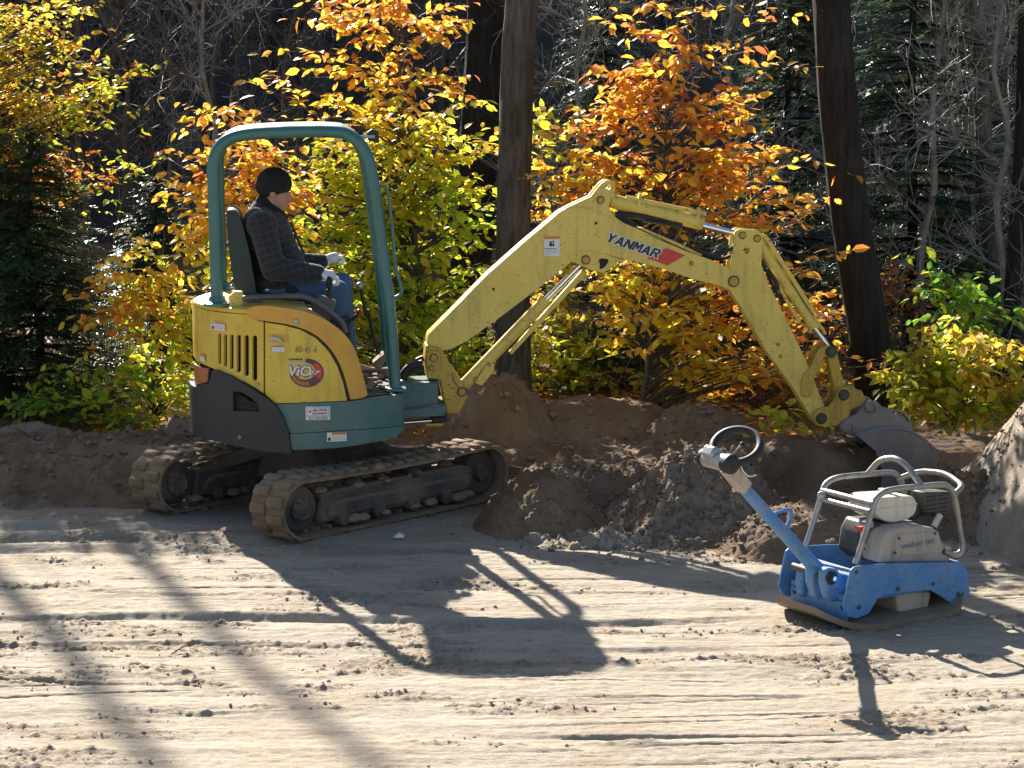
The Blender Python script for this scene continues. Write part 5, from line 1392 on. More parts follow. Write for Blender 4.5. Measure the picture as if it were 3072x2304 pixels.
# ------------------------------------------------------------------ trees and shrubs
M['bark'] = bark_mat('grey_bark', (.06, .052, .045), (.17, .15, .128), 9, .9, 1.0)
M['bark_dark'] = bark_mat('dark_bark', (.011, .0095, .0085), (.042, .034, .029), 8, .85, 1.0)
M['bark_pale'] = bark_mat('pale_bark', (.09, .08, .07), (.24, .22, .19), 10, .7, .6)
M['twig'] = bark_mat('young_bark', (.05, .04, .032), (.12, .098, .08), 14, .55, .2, .3, .5)
M['twig_pale'] = bark_mat('silvery_twig', (.17, .155, .135), (.36, .33, .30), 14, .42, .2, .3, .6)
LM = {}
for k, c in dict(green=(.24, .44, .06), ygreen=(.64, .70, .06), yellow=(.88, .70, .07), gold=(.90, .54, .07), orange=(.88, .38, .07), rust=(.52, .17, .05), olive=(.46, .43, .05)).items():
    LM[k] = leaf_mat('leaf_' + k, c)
LK = list(LM); LMATS = [LM[k] for k in LK]
LV = np.array([(0, 0, 0), (.26, .23, .05), (.60, .24, .05), (1, 0, -.05), (.60, -.24, .05), (.26, -.23, .05), (.28, 0, 0), (.64, 0, -.01)])
LT = np.array([(0, 6, 1), (1, 6, 7), (1, 7, 2), (2, 7, 3), (0, 5, 6), (5, 7, 6), (5, 4, 7), (4, 3, 7)])
LEAFME = {}
for k in LK:
    me = np_mesh('leaf', LV, LT); me.materials.append(LM[k]); LEAFME[k] = me

def unit(v): return v / max(1e-9, np.linalg.norm(v))
VP = lambda x, y, Y: np.array(at(x * 3072 / 2212, y * 3072 / 2212, Y))
def E(x, y, rx, ry, Y, dy=.45): return (VP(x, y, Y), np.array([1.22 * rx * Y / 4550, dy, 1.18 * ry * Y / 4550]))

def leaf_mesh(name, leaves):
    """leaves: (pos, dir, normal, length, palette index)."""
    Ps = np.array([l[0] for l in leaves]); D = np.array([l[1] for l in leaves]); Nn = np.array([l[2] for l in leaves]); Ls = np.array([l[3] for l in leaves]); K = np.array([l[4] for l in leaves])
    D /= np.linalg.norm(D, axis=1, keepdims=True); Nn = Nn - D * (Nn * D).sum(1, keepdims=True); Nn /= np.maximum(1e-6, np.linalg.norm(Nn, axis=1, keepdims=True)); W = np.cross(Nn, D)
    wid = np.array([l[5] if len(l) > 5 else 1.0 for l in leaves])
    cur = rng.uniform(-.6, 1.6, len(leaves))
    V = Ps[:, None] + Ls[:, None, None] * (LV[None, :, 0:1] * D[:, None] + LV[None, :, 1:2] * W[:, None] * wid[:, None, None] + (LV[None, :, 2:3] * cur[:, None, None] - .12 * cur[:, None, None] * LV[None, :, 0:1] ** 2) * Nn[:, None])
    T = (LT[None] + (np.arange(len(leaves)) * 8)[:, None, None]).reshape(-1, 3)
    me = np_mesh(name, V.reshape(-1, 3), T, midx_t=np.repeat(K, 8))
    for m in LMATS: me.materials.append(m)
    return me

def put_leaf(parent, l, base):
    D = unit(np.array(l[1])); n = np.array(l[2]); n = unit(n - D * (n @ D)); w = np.cross(n, D)
    o = bpy.data.objects.new('leaf', LEAFME[LK[l[4]]]); o.parent = parent
    p = np.array(l[0]) - base; L = l[3]
    o.matrix_local = Matrix(((D[0] * L, w[0] * L, n[0] * L, p[0]), (D[1] * L, w[1] * L, n[1] * L, p[1]), (D[2] * L, w[2] * L, n[2] * L, p[2]), (0, 0, 0, 1)))
    col.objects.link(o)

def bez(a, b, c, n): return [a * (1 - t) ** 2 + b * 2 * t * (1 - t) + c * t * t for t in np.linspace(0, 1, n)]

def sapling(name, label, stem, r0, regions, leaf=(.085, .125), nobj=120, group=None, bark='twig', cat='tree', droop=.25, twigs=4, per=5, dn=.66, twin=()):
    """stem: world points from the ground up. regions: (ellipsoid, branches, palette weights)."""
    stem = [np.array(p, float) for p in stem]; base = stem[0].copy()
    root = empty(name, base.tolist()); tag(root, label, cat, group)
    sp = [np.array(p) for p in catmull([Vector(p) for p in stem], 5)]
    n = len(sp)
    MB().tube([Vector(p - base) for p in sp], [max(.004, r0 * (1 - .85 * i / (n - 1))) for i in range(n)], 9).build('trunk', M[bark], root)
    for tw in twin:
        tp = [np.array(p) for p in catmull([Vector(p) for p in tw], 5)]
        MB().tube([Vector(p - base) for p in tp], [max(.03, r0 * .9 * (1 - .7 * i / (len(tp) - 1))) for i in range(len(tp))], 10).build('trunk', M[bark], root)
    br = MB(); leaves = []
    for (c, rad), nb, wts in regions:
        ks = [LK.index(k) for k in wts]; pw = np.array(list(wts.values()), float); pw /= pw.sum()
        for _ in range(max(2, int(nb * dn))):
            u = rng.normal(size=3); u = u / np.linalg.norm(u) * rng.random() ** .5 * 1.08
            tip = c + rad * u
            # where the branch leaves the stem
            hz = [abs(tip[2] - (.35 + .25 * rng.random()) * math.hypot(tip[0] - q[0], tip[1] - q[1]) - q[2]) for q in sp]
            i = int(np.argmin(hz)); a = sp[i]
            mid = (a + tip) / 2 + np.array([rng.normal() * .08, rng.normal() * .08, .10 + .1 * rng.random()])
            path = bez(a, mid, tip, 8)
            rb = min(.011, r0 * (1 - .85 * i / (n - 1)) * .6)
            br.tube([Vector(p - base) for p in path], [max(.0018, rb * (1 - .8 * k / 7)) for k in range(8)], 4, caps=False)
            for q in range(twigs):
                t = .35 + .65 * (q + rng.random()) / twigs; k = min(6, int(t * 7)); f_ = t * 7 - k
                o = path[k] * (1 - f_) + path[k + 1] * f_; d = unit(path[k + 1] - path[k])
                side = unit(np.cross(d, [0, 0, 1]) + 1e-6) * (1 if q % 2 else -1)
                td = unit(d * .8 + side * .8 + rng.normal(size=3) * .25 + np.array([0, 0, .05]))
                tl = rng.uniform(.14, .40); te = o + td * tl + np.array([0, 0, -droop * tl * .4])
                br.tube([Vector(o - base), Vector(te - base)], [.0022, .0012], 3, caps=False)
                for z in range(per):
                    s = (z + rng.random()) / per; pos = o + (te - o) * s
                    sd = unit(np.cross(td, [0, 0, 1]) + 1e-6) * (1 if z % 2 else -1)
                    ld = unit(td * .5 + sd * .8 + rng.normal(size=3) * .35 + np.array([0, 0, -droop * (.6 + rng.random())]))
                    nn = unit(np.array([0, 0, 1.0]) + rng.normal(size=3) * .55 - ld * .2)
                    leaves.append((pos, ld, nn, rng.uniform(*leaf) * (.75 + .35 * rng.random()), ks[rng.choice(len(ks), p=pw)]))
    br.build('branches', M[bark], root)
    leaves = [l for l in leaves if l[0][2] > .05]
    idx = sorted(range(len(leaves)), key=lambda i: leaves[i][0][1] - 1.5 * leaves[i][3])
    ob = set(idx[:nobj])
    for i in ob: put_leaf(root, leaves[i], base)
    rest = [(l[0] - base, *l[1:]) for i, l in enumerate(leaves) if i not in ob]
    if rest:
        fo = mesh_obj('foliage', leaf_mesh('foliage', rest), None, root)
        tag(fo, kind='stuff')
    return root

def stem_px(pts, Y, lean=0.0): return [VP(x, y, Y + lean * k) for k, (x, y) in enumerate(pts)]
def gnd(x, Y, z=.2): return np.array([(x - 1106) / 4550 * Y, Y, z])

YG = dict(ygreen=7.5, yellow=2, green=1.2); GY = dict(yellow=5, gold=3, ygreen=3); OG = dict(orange=3, gold=5, yellow=2, rust=.6); OR = dict(orange=6, gold=3, rust=1.2); YB = dict(yellow=6, gold=3, orange=.6)
sapling('beech_sapling', 'tall beech sapling with yellow-green leaves between the canopy and the thick trunk', [gnd(928, 17.2)] + stem_px([(915, 700), (890, 450), (873, 300), (860, 100), (850, -40)], 17.2), .028,
    [(E(790, 130, 190, 110, 17.1), 34, OG), (E(800, 20, 150, 50, 17.2), 20, dict(orange=5, gold=4, rust=1)), (E(905, 300, 170, 100, 17.2), 40, GY), (E(900, 450, 150, 120, 17.1), 46, YG), (E(700, 400, 200, 110, 17.3), 56, dict(yellow=4, ygreen=6, gold=1)), (E(700, 560, 210, 130, 17.3), 62, YG), (E(900, 640, 150, 130, 17.2), 52, YG), (E(960, 790, 120, 80, 17.1), 30, YG), (E(720, 730, 160, 90, 17.3), 30, YG)], nobj=280, dn=.8)
sapling('beech_sapling', 'bushy beech sapling with amber leaves behind the seat of the excavator', [gnd(560, 16.0)] + stem_px([(565, 760), (575, 600), (560, 480), (530, 360), (500, 260)], 16.0), .02,
    [(E(500, 330, 100, 70, 15.9, .35), 15, dict(orange=4, gold=5, rust=1)), (E(550, 420, 130, 80, 15.9, .35), 32, OG), (E(455, 470, 90, 55, 15.8, .3), 18, dict(gold=6, yellow=3, orange=2)), (E(490, 245, 60, 25, 15.9, .3), 7, dict(orange=3, gold=5)), (E(570, 540, 110, 70, 16.1, .35), 18, GY)], nobj=220)
sapling('beech_shrub', 'young beech shrub with mixed yellow and orange leaves left of the excavator tail', [gnd(325, 15.9)] + stem_px([(330, 820), (345, 700), (350, 600), (355, 500)], 15.9), .016,
    [(E(360, 590, 110, 80, 15.8, .4), 26, dict(yellow=5, gold=3, ygreen=2)), (E(255, 670, 50, 70, 15.6, .25), 14, dict(orange=5, gold=4, rust=2)), (E(350, 720, 90, 70, 15.8, .35), 22, dict(yellow=4, ygreen=4, gold=2)), (E(330, 830, 110, 55, 15.8, .35), 24, dict(ygreen=6, yellow=3, green=2)), (E(400, 850, 40, 50, 15.5, .2), 9, dict(yellow=6, ygreen=3))], nobj=200, cat='shrub')
sapling('beech_sapling', 'slender beech sapling with glowing orange leaves behind the boom', [gnd(1388, 15.9)] + stem_px([(1400, 780), (1415, 650), (1428, 480), (1438, 250), (1440, 60)], 15.9), .024,
    [(E(1440, 210, 150, 130, 15.9), 36, OR), (E(1330, 180, 80, 120, 15.9), 12, OR), (E(1255, 340, 90, 110, 16.0), 26, OG), (E(1610, 200, 120, 110, 15.9), 9, OR), (E(1610, 380, 150, 110, 15.8), 44, dict(orange=5, gold=5)), (E(1430, 390, 150, 80, 16.0), 26, OG), (E(1350, 640, 150, 80, 15.9), 36, dict(gold=5, yellow=5)), (E(1500, 690, 130, 90, 15.8), 40, YB), (E(1560, 780, 110, 60, 15.8), 20, YB), (E(1680, 620, 110, 110, 15.9), 30, OR), (E(1790, 500, 70, 110, 15.2, .3), 10, OR), (E(1830, 790, 80, 40, 15.2, .25), 9, OR), (E(1500, 60, 200, 60, 16.2), 10, OR)], nobj=290, dn=.66)
sapling('beech_shrub', 'low beech shrub with yellow leaves right of the thick straight trunk', [gnd(1215, 17.4)] + stem_px([(1212, 800), (1205, 650), (1195, 500), (1190, 360)], 17.4), .014,
    [(E(1225, 740, 100, 80, 17.3), 32, dict(ygreen=5, yellow=5)), (E(1195, 590, 60, 90, 17.3), 18, GY), (E(1180, 430, 40, 110, 17.4, .3), 14, OG), (E(1180, 260, 40, 80, 17.4, .3), 8, GY), (E(1270, 820, 90, 40, 17.2), 14, YG)], nobj=160, cat='shrub')
sapling('maple_tree', 'maple tree with dense small golden leaves at the upper left edge', [np.array([-6.1, 17.6, .2]), np.array([-6.0, 17.6, 1.5]), np.array([-5.8, 17.5, 3.0]), np.array([-5.7, 17.5, 4.2])], .10,
    [(E(110, 110, 200, 120, 17.2, .7), 90, dict(yellow=3, olive=4, gold=4, ygreen=1, rust=1)), (E(215, 215, 90, 45, 17.0, .5), 30, dict(yellow=5, ygreen=4, gold=2)), (E(50, 260, 120, 90, 17.3, .6), 50, dict(gold=4, olive=3, yellow=2, orange=2, rust=1.5)), (E(20, 30, 120, 60, 17.2, .5), 30, dict(gold=4, olive=3, yellow=2, rust=1)), (E(120, 365, 130, 40, 17.2, .5), 40, dict(rust=4, orange=4, gold=2)), (E(300, 320, 40, 120, 16.9, .3), 9, dict(ygreen=5, yellow=3)), (E(60, 480, 120, 60, 17.3, .4), 18, dict(orange=2, olive=3, ygreen=3))], leaf=(.055, .095), nobj=180, bark='bark', twigs=6, per=6, dn=.95)
sapling('maple_sapling', 'rust coloured maple sapling right of the leaning trunk', [gnd(1955, 18)] + stem_px([(1950, 760), (1945, 650), (1935, 540)], 18), .015,
    [(E(1925, 615, 70, 60, 18), 26, dict(rust=5, orange=5)), (E(1990, 690, 60, 60, 18), 14, dict(rust=4, orange=4, gold=2)), (E(1880, 680, 60, 60, 18), 12, dict(rust=4, orange=4, gold=2))], leaf=(.05, .09), nobj=80)
sapling('leafy_shrub', 'broad olive and yellow shrub behind the bucket at the right', [gnd(2070, 15.3)] + stem_px([(2065, 850), (2070, 760), (2075, 690)], 15.3), .014,
    [(E(2050, 800, 110, 80, 15.2, .4), 44, dict(olive=5, ygreen=4, yellow=3, gold=1)), (E(2160, 770, 70, 60, 15.1, .35), 24, dict(gold=4, yellow=4, olive=3)), (E(1975, 830, 50, 60, 15.2, .3), 16, dict(olive=5, ygreen=4, yellow=2)), (E(2120, 870, 100, 40, 15.1, .3), 18, dict(olive=4, ygreen=4)), (E(2200, 850, 60, 60, 15.1, .3), 10, dict(olive=4, gold=4))], nobj=240, cat='shrub', droop=.4)
sapling('green_sapling', 'fresh green sapling above the broad shrub at the right', [gnd(2100, 16.4)] + stem_px([(2095, 800), (2075, 700), (2050, 600)], 16.4), .012,
    [(E(2055, 630, 45, 50, 16.3, .3), 14, dict(green=6, ygreen=4)), (E(2110, 680, 60, 40, 16.3, .3), 12, dict(green=6, ygreen=3))], nobj=70)
sapling('seedling', 'small yellow-green seedling on the bank left of the bucket', [gnd(1725, 14.75, .35)] + stem_px([(1722, 920), (1718, 890)], 14.75), .006,
    [(E(1715, 905, 70, 28, 14.7, .15), 9, dict(ygreen=6, yellow=3))], nobj=150, cat='plant', twigs=3, per=5)
sapling('rusty_shrub', 'low rusty shrub behind the lower end of the arm', [gnd(1650, 16.3)] + stem_px([(1650, 820), (1655, 740)], 16.3), .01,
    [(E(1640, 790, 110, 60, 16.3, .4), 26, dict(rust=3, orange=4, gold=3)), (E(1500, 820, 90, 35, 16.4, .4), 12, YB), (E(1760, 700, 60, 90, 16.2, .3), 14, OR)], leaf=(.07, .11), nobj=100, cat='shrub')
sapling('green_shrub', 'low green and yellow shrub below the dark hemlock at the left', [gnd(190, 16.0)] + stem_px([(190, 880), (195, 820)], 16.0), .01,
    [(E(190, 840, 120, 60, 15.9, .35), 26, dict(ygreen=4, green=5, yellow=2)), (E(60, 870, 80, 40, 15.9, .3), 10, dict(ygreen=3, green=5)), (E(290, 890, 60, 25, 15.7, .25), 9, dict(ygreen=4, green=4, orange=.6))], leaf=(.06, .10), nobj=120, cat='shrub')
sapling('underbrush', 'low yellow brush behind the heaps under the boom', [gnd(1330, 17.2)] + stem_px([(1330, 860), (1330, 780)], 17.2), .01,
    [(E(1330, 800, 200, 60, 17.2, .4), 28, dict(yellow=4, ygreen=4, gold=2)), (E(1000, 830, 200, 50, 17.2, .4), 24, dict(ygreen=5, yellow=4)), (E(640, 820, 180, 80, 17.2, .4), 22, dict(ygreen=5, yellow=3, green=2))], leaf=(.06, .10), nobj=0, cat='shrub')

# conifers: drooping feathery sprays
def conifer_mat():
    m, nt, out = new_mat('hemlock_needles')
    g_ = N(nt, 'ShaderNodeNewGeometry')
    c = ramp(nt, g_.outputs['Random Per Island'], [(0.0, (.03, .07, .035)), (.5, (.055, .11, .045)), (1.0, (.10, .16, .055))])
    b = N(nt, 'ShaderNodeBsdfPrincipled', Roughness=.35); b.inputs['Specular IOR Level'].default_value = .55; nt.links.new(c, b.inputs['Base Color'])
    t = N(nt, 'ShaderNodeBsdfTranslucent'); nt.links.new(c, t.inputs['Color'])
    mx = N(nt, 'ShaderNodeMixShader'); mx.inputs[0].default_value = .3; nt.links.new(b.outputs[0], mx.inputs[1]); nt.links.new(t.outputs[0], mx.inputs[2]); nt.links.new(mx.outputs[0], out.inputs['Surface'])
    return m
M['needles'] = conifer_mat()
def conifer(name, label, base, height, radius, z0=.15, levels=26, per=6, group=None, nl=.045, dens_=1.0, copies=()):
    base = np.array(base, float)
    root = empty(name, base.tolist()); tag(root, label, 'tree', group)
    tr = MB().tube([Vector((.03 * math.sin(t * 7), .03 * math.cos(t * 5), height * t)) for t in np.linspace(-.02, 1, 12)], [.02 + .055 * height / 6 * (1 - t) for t in np.linspace(0, 1, 12)], 8).build('trunk', M['bark_dark'], root)
    br = MB(); A = []; B = []; Cc = []
    for l in range(levels):
        h = z0 + (height - z0) * (l + rng.random() * .6) / levels
        R0 = radius * (1 - (h / height)) ** .75 + .08
        for k in range(per):
            a = rng.random() * 2 * PI; ln = R0 * rng.uniform(.7, 1.1)
            d = np.array([math.cos(a), math.sin(a), 0]); s = np.array([0, 0, h]); e = s + d * ln + np.array([0, 0, -.18 * ln + rng.normal() * .05]); m_ = (s + e) / 2 + np.array([0, 0, .10 * ln])
            P = bez(s, m_, e, 7); br.tube([Vector(p) for p in P], [.009 * (1 - .75 * i / 6) * (1 + height / 8) for i in range(7)], 3, caps=False)
            ns = max(4, int(ln * 22 * dens_))
            for q in range(ns):
                t = .15 + .85 * (q + rng.random()) / ns; i = min(5, int(t * 6)); f_ = t * 6 - i; o = P[i] * (1 - f_) + P[i + 1] * f_
                sd = np.array([-d[1], d[0], 0]) * (1 if q % 2 else -1); td = unit(d * .75 + sd * rng.uniform(.4, 1.0) + np.array([0, 0, -.22 + rng.normal() * .15]))
                tl = rng.uniform(.10, .26) * (1.15 - .4 * t); nnd = int(tl / .014)
                w = unit(np.cross(td, [0, 0, 1]) + rng.normal(size=3) * .25)
                ss = (np.arange(nnd) + rng.random(nnd)) / nnd
                pos = o + td * tl * ss[:, None]; sg = np.where(np.arange(nnd) % 2 == 0, 1, -1)[:, None]
                dd = w * sg * .8 + td * .55 + rng.normal(size=(nnd, 3)) * .2; L = nl * rng.uniform(.7, 1.2, (nnd, 1)) * (1.1 - .5 * ss[:, None])
                A.append(pos - td * .009); B.append(pos + td * .009); Cc.append(pos + dd * L)
    br.build('branches', M['bark_dark'], root)
    A = np.concatenate(A); B = np.concatenate(B); Cc = np.concatenate(Cc); n_ = len(A)
    V = np.stack([A, B, Cc], 1).reshape(-1, 3); T = np.arange(n_ * 3).reshape(-1, 3)
    fo = mesh_obj('foliage', np_mesh('foliage', V, T), M['needles'], root); tag(fo, kind='stuff')
    return root
def clone(root, loc, rz, sc, label):
    r = root.copy(); col.objects.link(r); r.location = loc; r.rotation_euler = (0, 0, rz); r.scale = (sc, sc, sc); r['label'] = label
    for ch in list(root.children):
        c_ = ch.copy(); col.objects.link(c_); c_.parent = r
    return r
g1_ = 'hemlocks in the wood'
hem = conifer('hemlock_tree', 'dense dark hemlock at the lower left edge', gnd(70, 16.7), 2.15, 1.0, .1, 30, 9, g1_, nl=.05, dens_=1.25)
clone(hem, gnd(-60, 17.2), 2.0, 1.15, 'second dark hemlock cut off by the left edge')
clone(hem, gnd(560, 18.0), 4.0, .75, 'small hemlock behind the amber beech and the seat').location.z = .1
clone(hem, gnd(1560, 17.3), 1.0, .55, 'low hemlock under the orange leaves behind the arm')
clone(hem, gnd(1330, 17.6), 3.0, .5, 'low hemlock under the boom cylinder')
clone(hem, gnd(340, 18.6), 5.0, .8, 'small hemlock behind the young beech shrub at the left')
big = conifer('hemlock_tree', 'tall hemlock directly right of the leaning trunk', gnd(1965, 18.9), 4.3, 1.4, .5, 36, 8, g1_, nl=.07, dens_=.9)
clone(big, gnd(1300, 20.5), 2.0, .85, 'tall hemlock between the thick trunk and the thin dim trunk')
clone(big, gnd(1700, 20.5), 4.2, .9, 'tall hemlock behind the orange sapling')
clone(big, gnd(2110, 21.5), 5.5, 1.0, 'tall hemlock behind the bare branches at the right')

# trunks
def trunk_tree(name, label, pts, Y, bark, top, limbs=(), base_z=.0, group=None, bump=.02, seed=1, nlimb=10):
    """pts: (x, y, half width) along the trunk in photograph measure; continues to the height top."""
    P = [VP(x, y, Y) for x, y, w in pts]; Rr = [w * Y / 4550 for x, y, w in pts]
    d = unit(P[0] - P[1])
    while P[0][2] > base_z - .15: P.insert(0, P[0] + np.array([d[0], 0, d[2]]) * .35 / max(.3, abs(d[2])) * np.array([1, 1, 1])); Rr.insert(0, Rr[0] * 1.08)
    d = unit(P[-1] - P[-2])
    while P[-1][2] < top: P.append(P[-1] + np.array([d[0] * .9 + rng.normal() * .04, rng.normal() * .04, abs(d[2])]) * .8); Rr.append(Rr[-1] * .955)
    base = P[0].copy(); root = empty(name, base.tolist()); tag(root, label, 'tree', group)
    cp = catmull([Vector(p - base) for p in P], 8); n = len(cp); cr = np.interp(np.linspace(0, len(Rr) - 1, n), np.arange(len(Rr)), Rr)
    cp = [cp[i_ // 2] if i_ % 2 == 0 else (cp[i_ // 2] + cp[i_ // 2 + 1]) / 2 for i_ in range(2 * n - 1)]; n = len(cp); cr = np.interp(np.linspace(0, len(Rr) - 1, n), np.arange(len(Rr)), Rr)
    seg = 52; V = []
    AA, ZZ = np.meshgrid(2 * PI * np.arange(seg) / seg, np.array([c.z for c in cp]))
    kk = np.tile(np.arange(seg), (n, 1))
    rr_ = np.array(cr)[:, None] * (1 + bump * 3 * fbm(np.cos(AA) * 1.5 + seed * 9.0, np.sin(AA) * 1.5 + ZZ * .7, 2, seed) + bump * 2 * vnoise(np.cos(AA) * 3, np.sin(AA) * 3 + ZZ * 1.1 + seed, seed))
    ridge = np.abs(vnoise(np.cos(AA) * 5.0 + ZZ * .35, np.sin(AA) * 5.0 + ZZ * .8, seed + 40)) + .6 * np.abs(vnoise(np.cos(AA) * 11.0, np.sin(AA) * 11.0 + ZZ * 1.8, seed + 41))
    rr_ = rr_ * (1 + .075 * (ridge - .3))
    V = [(cp[i].x + rr_[i, k] * math.cos(AA[i, k]), cp[i].y + rr_[i, k] * math.sin(AA[i, k]), cp[i].z) for i in range(n) for k in range(seg)]
    F = [(i * seg + k, i * seg + (k + 1) % seg, (i + 1) * seg + (k + 1) % seg, (i + 1) * seg + k) for i in range(n - 1) for k in range(seg)]
    t = MB(); t.add(V, F); t.build('trunk', M[bark], root)
    lb = MB(); nl_ = 0
    for q in range(nlimb):
        i = int(n * (.55 + .42 * q / 10)); s = np.array(cp[min(n - 1, i)]); 
        if s[2] + base[2] < 3.9: continue
        a = rng.random() * 2 * PI; e = s + np.array([math.cos(a) * 1.4, math.sin(a) * 1.4, 1.0 + rng.random()]); 
        lb.tube([Vector(p) for p in bez(s, (s + e) / 2 + np.array([0, 0, -.2]), e, 6)], [.045 * (1 - .8 * j / 5) for j in range(6)], 6); nl_ += 1
    if nl_: lb.build('limb', M[bark], root)
    return root
trunk_tree('tree', 'tall tree past the left edge that casts the right one of the soft shadows', [(-346, 700, 17), (-346, 350, 16), (-348, 0, 15)], 26.0, 'bark', 14.0, base_z=.4, seed=21, nlimb=2)
trunk_tree('tree', 'tall tree past the left edge that casts the left one of the soft shadows', [(-500, 700, 20), (-504, 350, 19), (-510, 0, 18)], 26.5, 'bark', 14.0, base_z=.4, seed=22, nlimb=2)
trunk_tree('tree', 'thick straight grey tree trunk behind the boom base', [(1112, 860, 39), (1108, 600, 37), (1113, 300, 36), (1120, 100, 35), (1127, 0, 34)], 16.7, 'bark', 9.5, seed=2)
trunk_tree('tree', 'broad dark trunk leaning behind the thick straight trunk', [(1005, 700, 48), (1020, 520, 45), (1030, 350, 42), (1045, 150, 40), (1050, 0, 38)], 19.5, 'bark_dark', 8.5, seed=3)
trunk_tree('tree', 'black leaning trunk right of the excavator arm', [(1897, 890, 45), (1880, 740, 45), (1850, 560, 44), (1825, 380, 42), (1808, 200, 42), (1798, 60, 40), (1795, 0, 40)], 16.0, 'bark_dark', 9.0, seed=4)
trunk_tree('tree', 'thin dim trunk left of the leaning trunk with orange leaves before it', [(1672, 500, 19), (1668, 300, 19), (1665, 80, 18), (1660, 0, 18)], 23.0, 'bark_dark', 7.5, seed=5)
trunk_tree('tree', 'slim dim trunk standing above the arm cylinder', [(1520, 500, 14), (1518, 250, 14), (1516, 0, 13)], 23.5, 'bark', 7.5, seed=6)
trunk_tree('tree', 'pale slim trunk among bare branches at the right', [(2150, 620, 20), (2135, 450, 19), (2122, 250, 18), (2112, 0, 18)], 19.0, 'bark_pale', 8.0, seed=7)
trunk_tree('tree', 'very thin pale trunk left of the pale slim trunk', [(2100, 620, 9), (2098, 400, 9), (2102, 200, 8), (2112, 0, 8)], 20.5, 'bark_pale', 7.5, seed=8)
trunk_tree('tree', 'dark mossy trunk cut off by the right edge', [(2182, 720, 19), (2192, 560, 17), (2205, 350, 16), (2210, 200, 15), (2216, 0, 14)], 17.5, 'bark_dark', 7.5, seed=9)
trunk_tree('tree', 'thin dim trunk just right of the tall hemlock', [(2010, 600, 9), (2012, 300, 9), (2018, 0, 8)], 24.0, 'bark_pale', 7.5, seed=12)
trunk_tree('tree', 'faint thin trunk in the dark wood left of the canopy', [(512, 500, 8), (512, 250, 8), (520, 0, 7)], 25.0, 'bark', 7.0, seed=10)

# bare young trees and brush
def bare_tree(name, label, base, height, spread_, bark, seed, group=None, n1=13, n2=7, n3=5, fine=.0035):
    r_ = np.random.default_rng(seed); base = np.array(base, float)
    root = empty(name, base.tolist()); tag(root, label, 'tree', group)
    st = [np.array([0, 0, -.1])]
    for k in range(8): st.append(st[-1] + np.array([r_.normal() * .06 * spread_, r_.normal() * .06 * spread_, height / 8]))
    MB().tube([Vector(p) for p in catmull([Vector(p) for p in st], 3)], [.012 + .006 * height * (1 - t) for t in np.linspace(0, 1, 25)], 6).build('trunk', M[bark], root)
    br = MB()
    def wob(a, d, ln, n):
        P = [a]; 
        for i in range(n): d = unit(d + r_.normal(size=3) * .22 + np.array([0, 0, .05])); P.append(P[-1] + d * ln / n)
        return P
    for i in range(n1):
        t = .12 + .85 * (i + r_.random()) / n1; s = st[min(8, int(t * 8))] * (1 - (t * 8 % 1)) + st[min(8, int(t * 8) + 1)] * (t * 8 % 1)
        a = r_.random() * 2 * PI; d = unit(np.array([math.cos(a), math.sin(a), r_.uniform(.2, 1.1)])); P = wob(s, d, spread_ * r_.uniform(.5, 1.1) * (1.15 - .6 * t), 6)
        br.tube([Vector(p) for p in P], [fine * 3.2 * (1 - .75 * j / 6) for j in range(7)], 4, caps=False)
        for j in range(n2):
            k = 1 + int(r_.random() * 5); d2 = unit((P[k + 1] - P[k]) / np.linalg.norm(P[k + 1] - P[k]) * .8 + r_.normal(size=3) * .55); P2 = wob(P[k], d2, spread_ * r_.uniform(.2, .5), 4)
            br.tube([Vector(p) for p in P2], [fine * 1.5 * (1 - .6 * q / 4) for q in range(5)], 3, caps=False)
            for q in range(n3):
                k2 = int(r_.random() * 4); d3 = unit(unit(P2[k2 + 1] - P2[k2]) * .8 + r_.normal(size=3) * .6); P3 = wob(P2[k2], d3, spread_ * r_.uniform(.08, .25), 2)
                br.tube([Vector(p) for p in P3], [fine, fine * .8, fine * .5], 3, caps=False)
    br.build('branches', M[bark], root)
    return root
gb = 'bare young trees in the wood'
b1 = bare_tree('bare_tree', 'bare young tree with silvery twigs at the upper right', gnd(2010, 18.4), 4.6, 1.5, 'twig_pale', 5, gb, 17, 9, 5, .0038)
clone(b1, gnd(2140, 17.6, .2), 2.1, .95, 'bare silvery young tree near the right edge')
clone(b1, gnd(2080, 19.5, .2), 4.4, 1.1, 'bare silvery young tree behind the pale slim trunk')
clone(b1, gnd(2230, 18.8, .2), 1.2, 1.05, 'bare silvery tree leaning in from the right edge')
clone(b1, gnd(2030, 20.8, .2), 5.2, 1.2, 'bare silvery tree between the tall hemlock and the thin pale trunk')
clone(b1, gnd(2180, 21.2, .2), 3.6, 1.25, 'bare silvery tree behind the mossy trunk at the right edge')
clone(b1, gnd(1240, 19.4, .2), .6, .95, 'bare silvery tree between the thick trunk and the boom tip')
clone(b1, gnd(1560, 19.8, .2), 1.7, 1.0, 'bare silvery tree right above the arm cylinder')
clone(b1, gnd(450, 19.8, .2), 2.9, .95, 'bare silvery tree in the gap beside the canopy')
b2 = bare_tree('bare_tree', 'bare twiggy tree left of the canopy in the dark wood', gnd(400, 20.5), 4.8, 1.7, 'twig', 9, gb, 15, 9, 6)
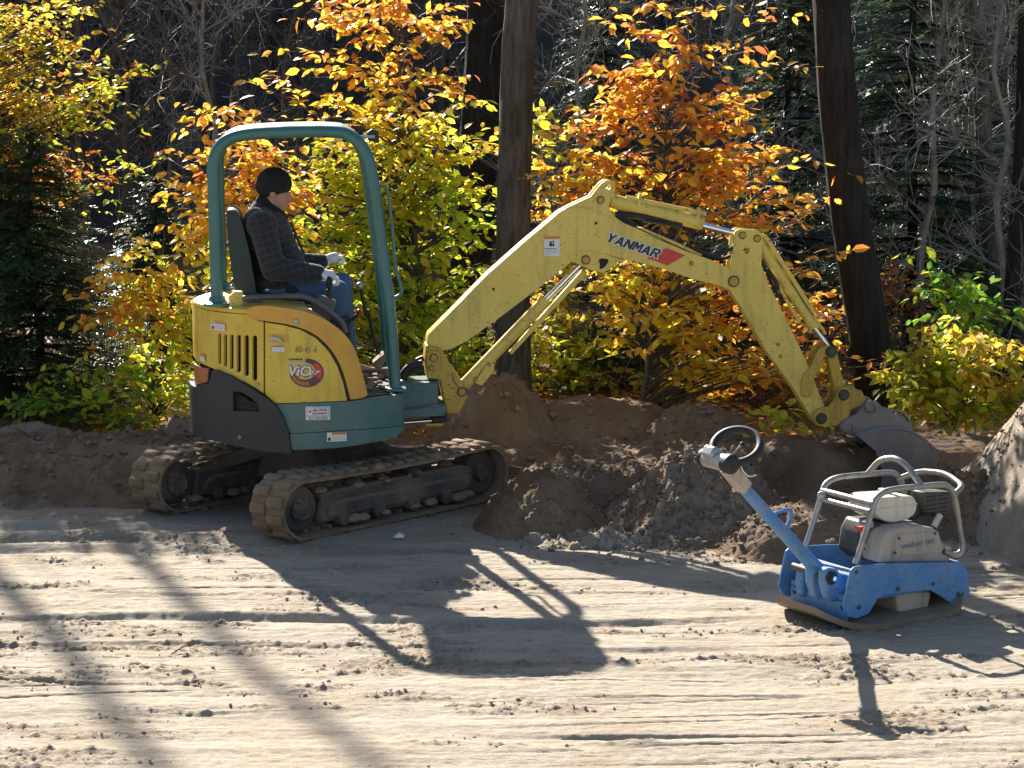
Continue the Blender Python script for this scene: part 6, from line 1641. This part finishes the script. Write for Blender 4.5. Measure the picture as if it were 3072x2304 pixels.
for x, Y, rz, s, lb in ((300, 19.0, 1.0, .9, 'bare twiggy tree beside the golden maple'), (470, 22.5, 2.2, 1.1, 'bare tree in the gap left of the canopy'), (600, 21.0, 3.1, 1.0, 'bare tree behind the canopy roof'), (700, 23.5, 5.2, 1.15, 'bare tree behind the orange beech top'), (1180, 20.0, .4, 1.0, 'bare tree right of the thick straight trunk'), (1280, 22.0, 1.9, 1.05, 'bare tree above the bend of the boom'), (1420, 21.0, 2.9, 1.0, 'bare tree above the slender orange sapling'), (1600, 22.5, 4.0, 1.1, 'bare tree above the arm of the excavator'), (1720, 20.5, 5.0, 1.0, 'bare tree left of the leaning trunk top'), (980, 23.0, .9, 1.1, 'bare tree left of the broad dark trunk'), (160, 21.5, 2.6, 1.1, 'bare tree behind the golden maple'), (850, 25.0, 3.7, 1.2, 'bare tree far behind the tall beech sapling')):
    clone(b2, gnd(x, Y, .2), rz, s, lb)
b3 = bare_tree('bare_tree', 'bare tree on the dark hillside', gnd(300, 29.5, 1.0), 7.0, 1.9, 'bark_dark', 21, 'bare trees on the far hillside', 16, 6, 3, .005)
random.seed(4)
for k in range(26):
    Y = random.uniform(27.5, 36); x = random.uniform(-100, 2300)
    c_ = clone(b3, gnd(x, Y, max(.3, (Y - 28.5) * 1.0)), random.uniform(0, 6), random.uniform(.75, 1.15), 'bare tree on the dark hillside')
# brush that reads as one tangle along the edge of the wood
tg = MB(); r_ = np.random.default_rng(77)
for k in range(1500):
    Y = r_.uniform(16.6, 21); x = r_.uniform(-50, 2260); b_ = gnd(x, Y, r_.uniform(.15, .3)); d = unit(np.array([r_.normal() * .6, r_.normal() * .6, 1.0])); ln = r_.uniform(.4, 1.3)
    m_ = b_ + d * ln * .5 + r_.normal(size=3) * .08; e = b_ + d * ln + r_.normal(size=3) * .18
    tg.tube([Vector(p) for p in bez(b_, m_, e, 4)], [.004, .0035, .0025, .0015], 3, caps=False)
tag(tg.build('brush', M['twig'], None), 'tangle of bare brush stems along the edge of the wood', 'brush', kind='stuff')
# fallen leaves on the forest edge
lv_ = []
for k in range(5200):
    Y = 15.6 + 5.5 * r_.random() ** 1.3; X = r_.uniform(-5, 5.2); z = float(ground_h(np.array([X]), np.array([Y]))[0]) + .01 + .05 * r_.random()
    a = r_.random() * 2 * PI
    lv_.append((np.array([X, Y, z]), np.array([math.cos(a), math.sin(a), r_.normal() * .35]), np.array([r_.normal() * .4, r_.normal() * .4, 1.0]), r_.uniform(.05, .09), LK.index(['rust', 'gold', 'orange', 'yellow', 'olive'][int(r_.random() ** 1.4 * 5)])))
tag(mesh_obj('fallen_leaves', leaf_mesh('fallen_leaves', lv_)), 'fallen autumn leaves covering the ground at the edge of the wood', 'leaves', kind='stuff')
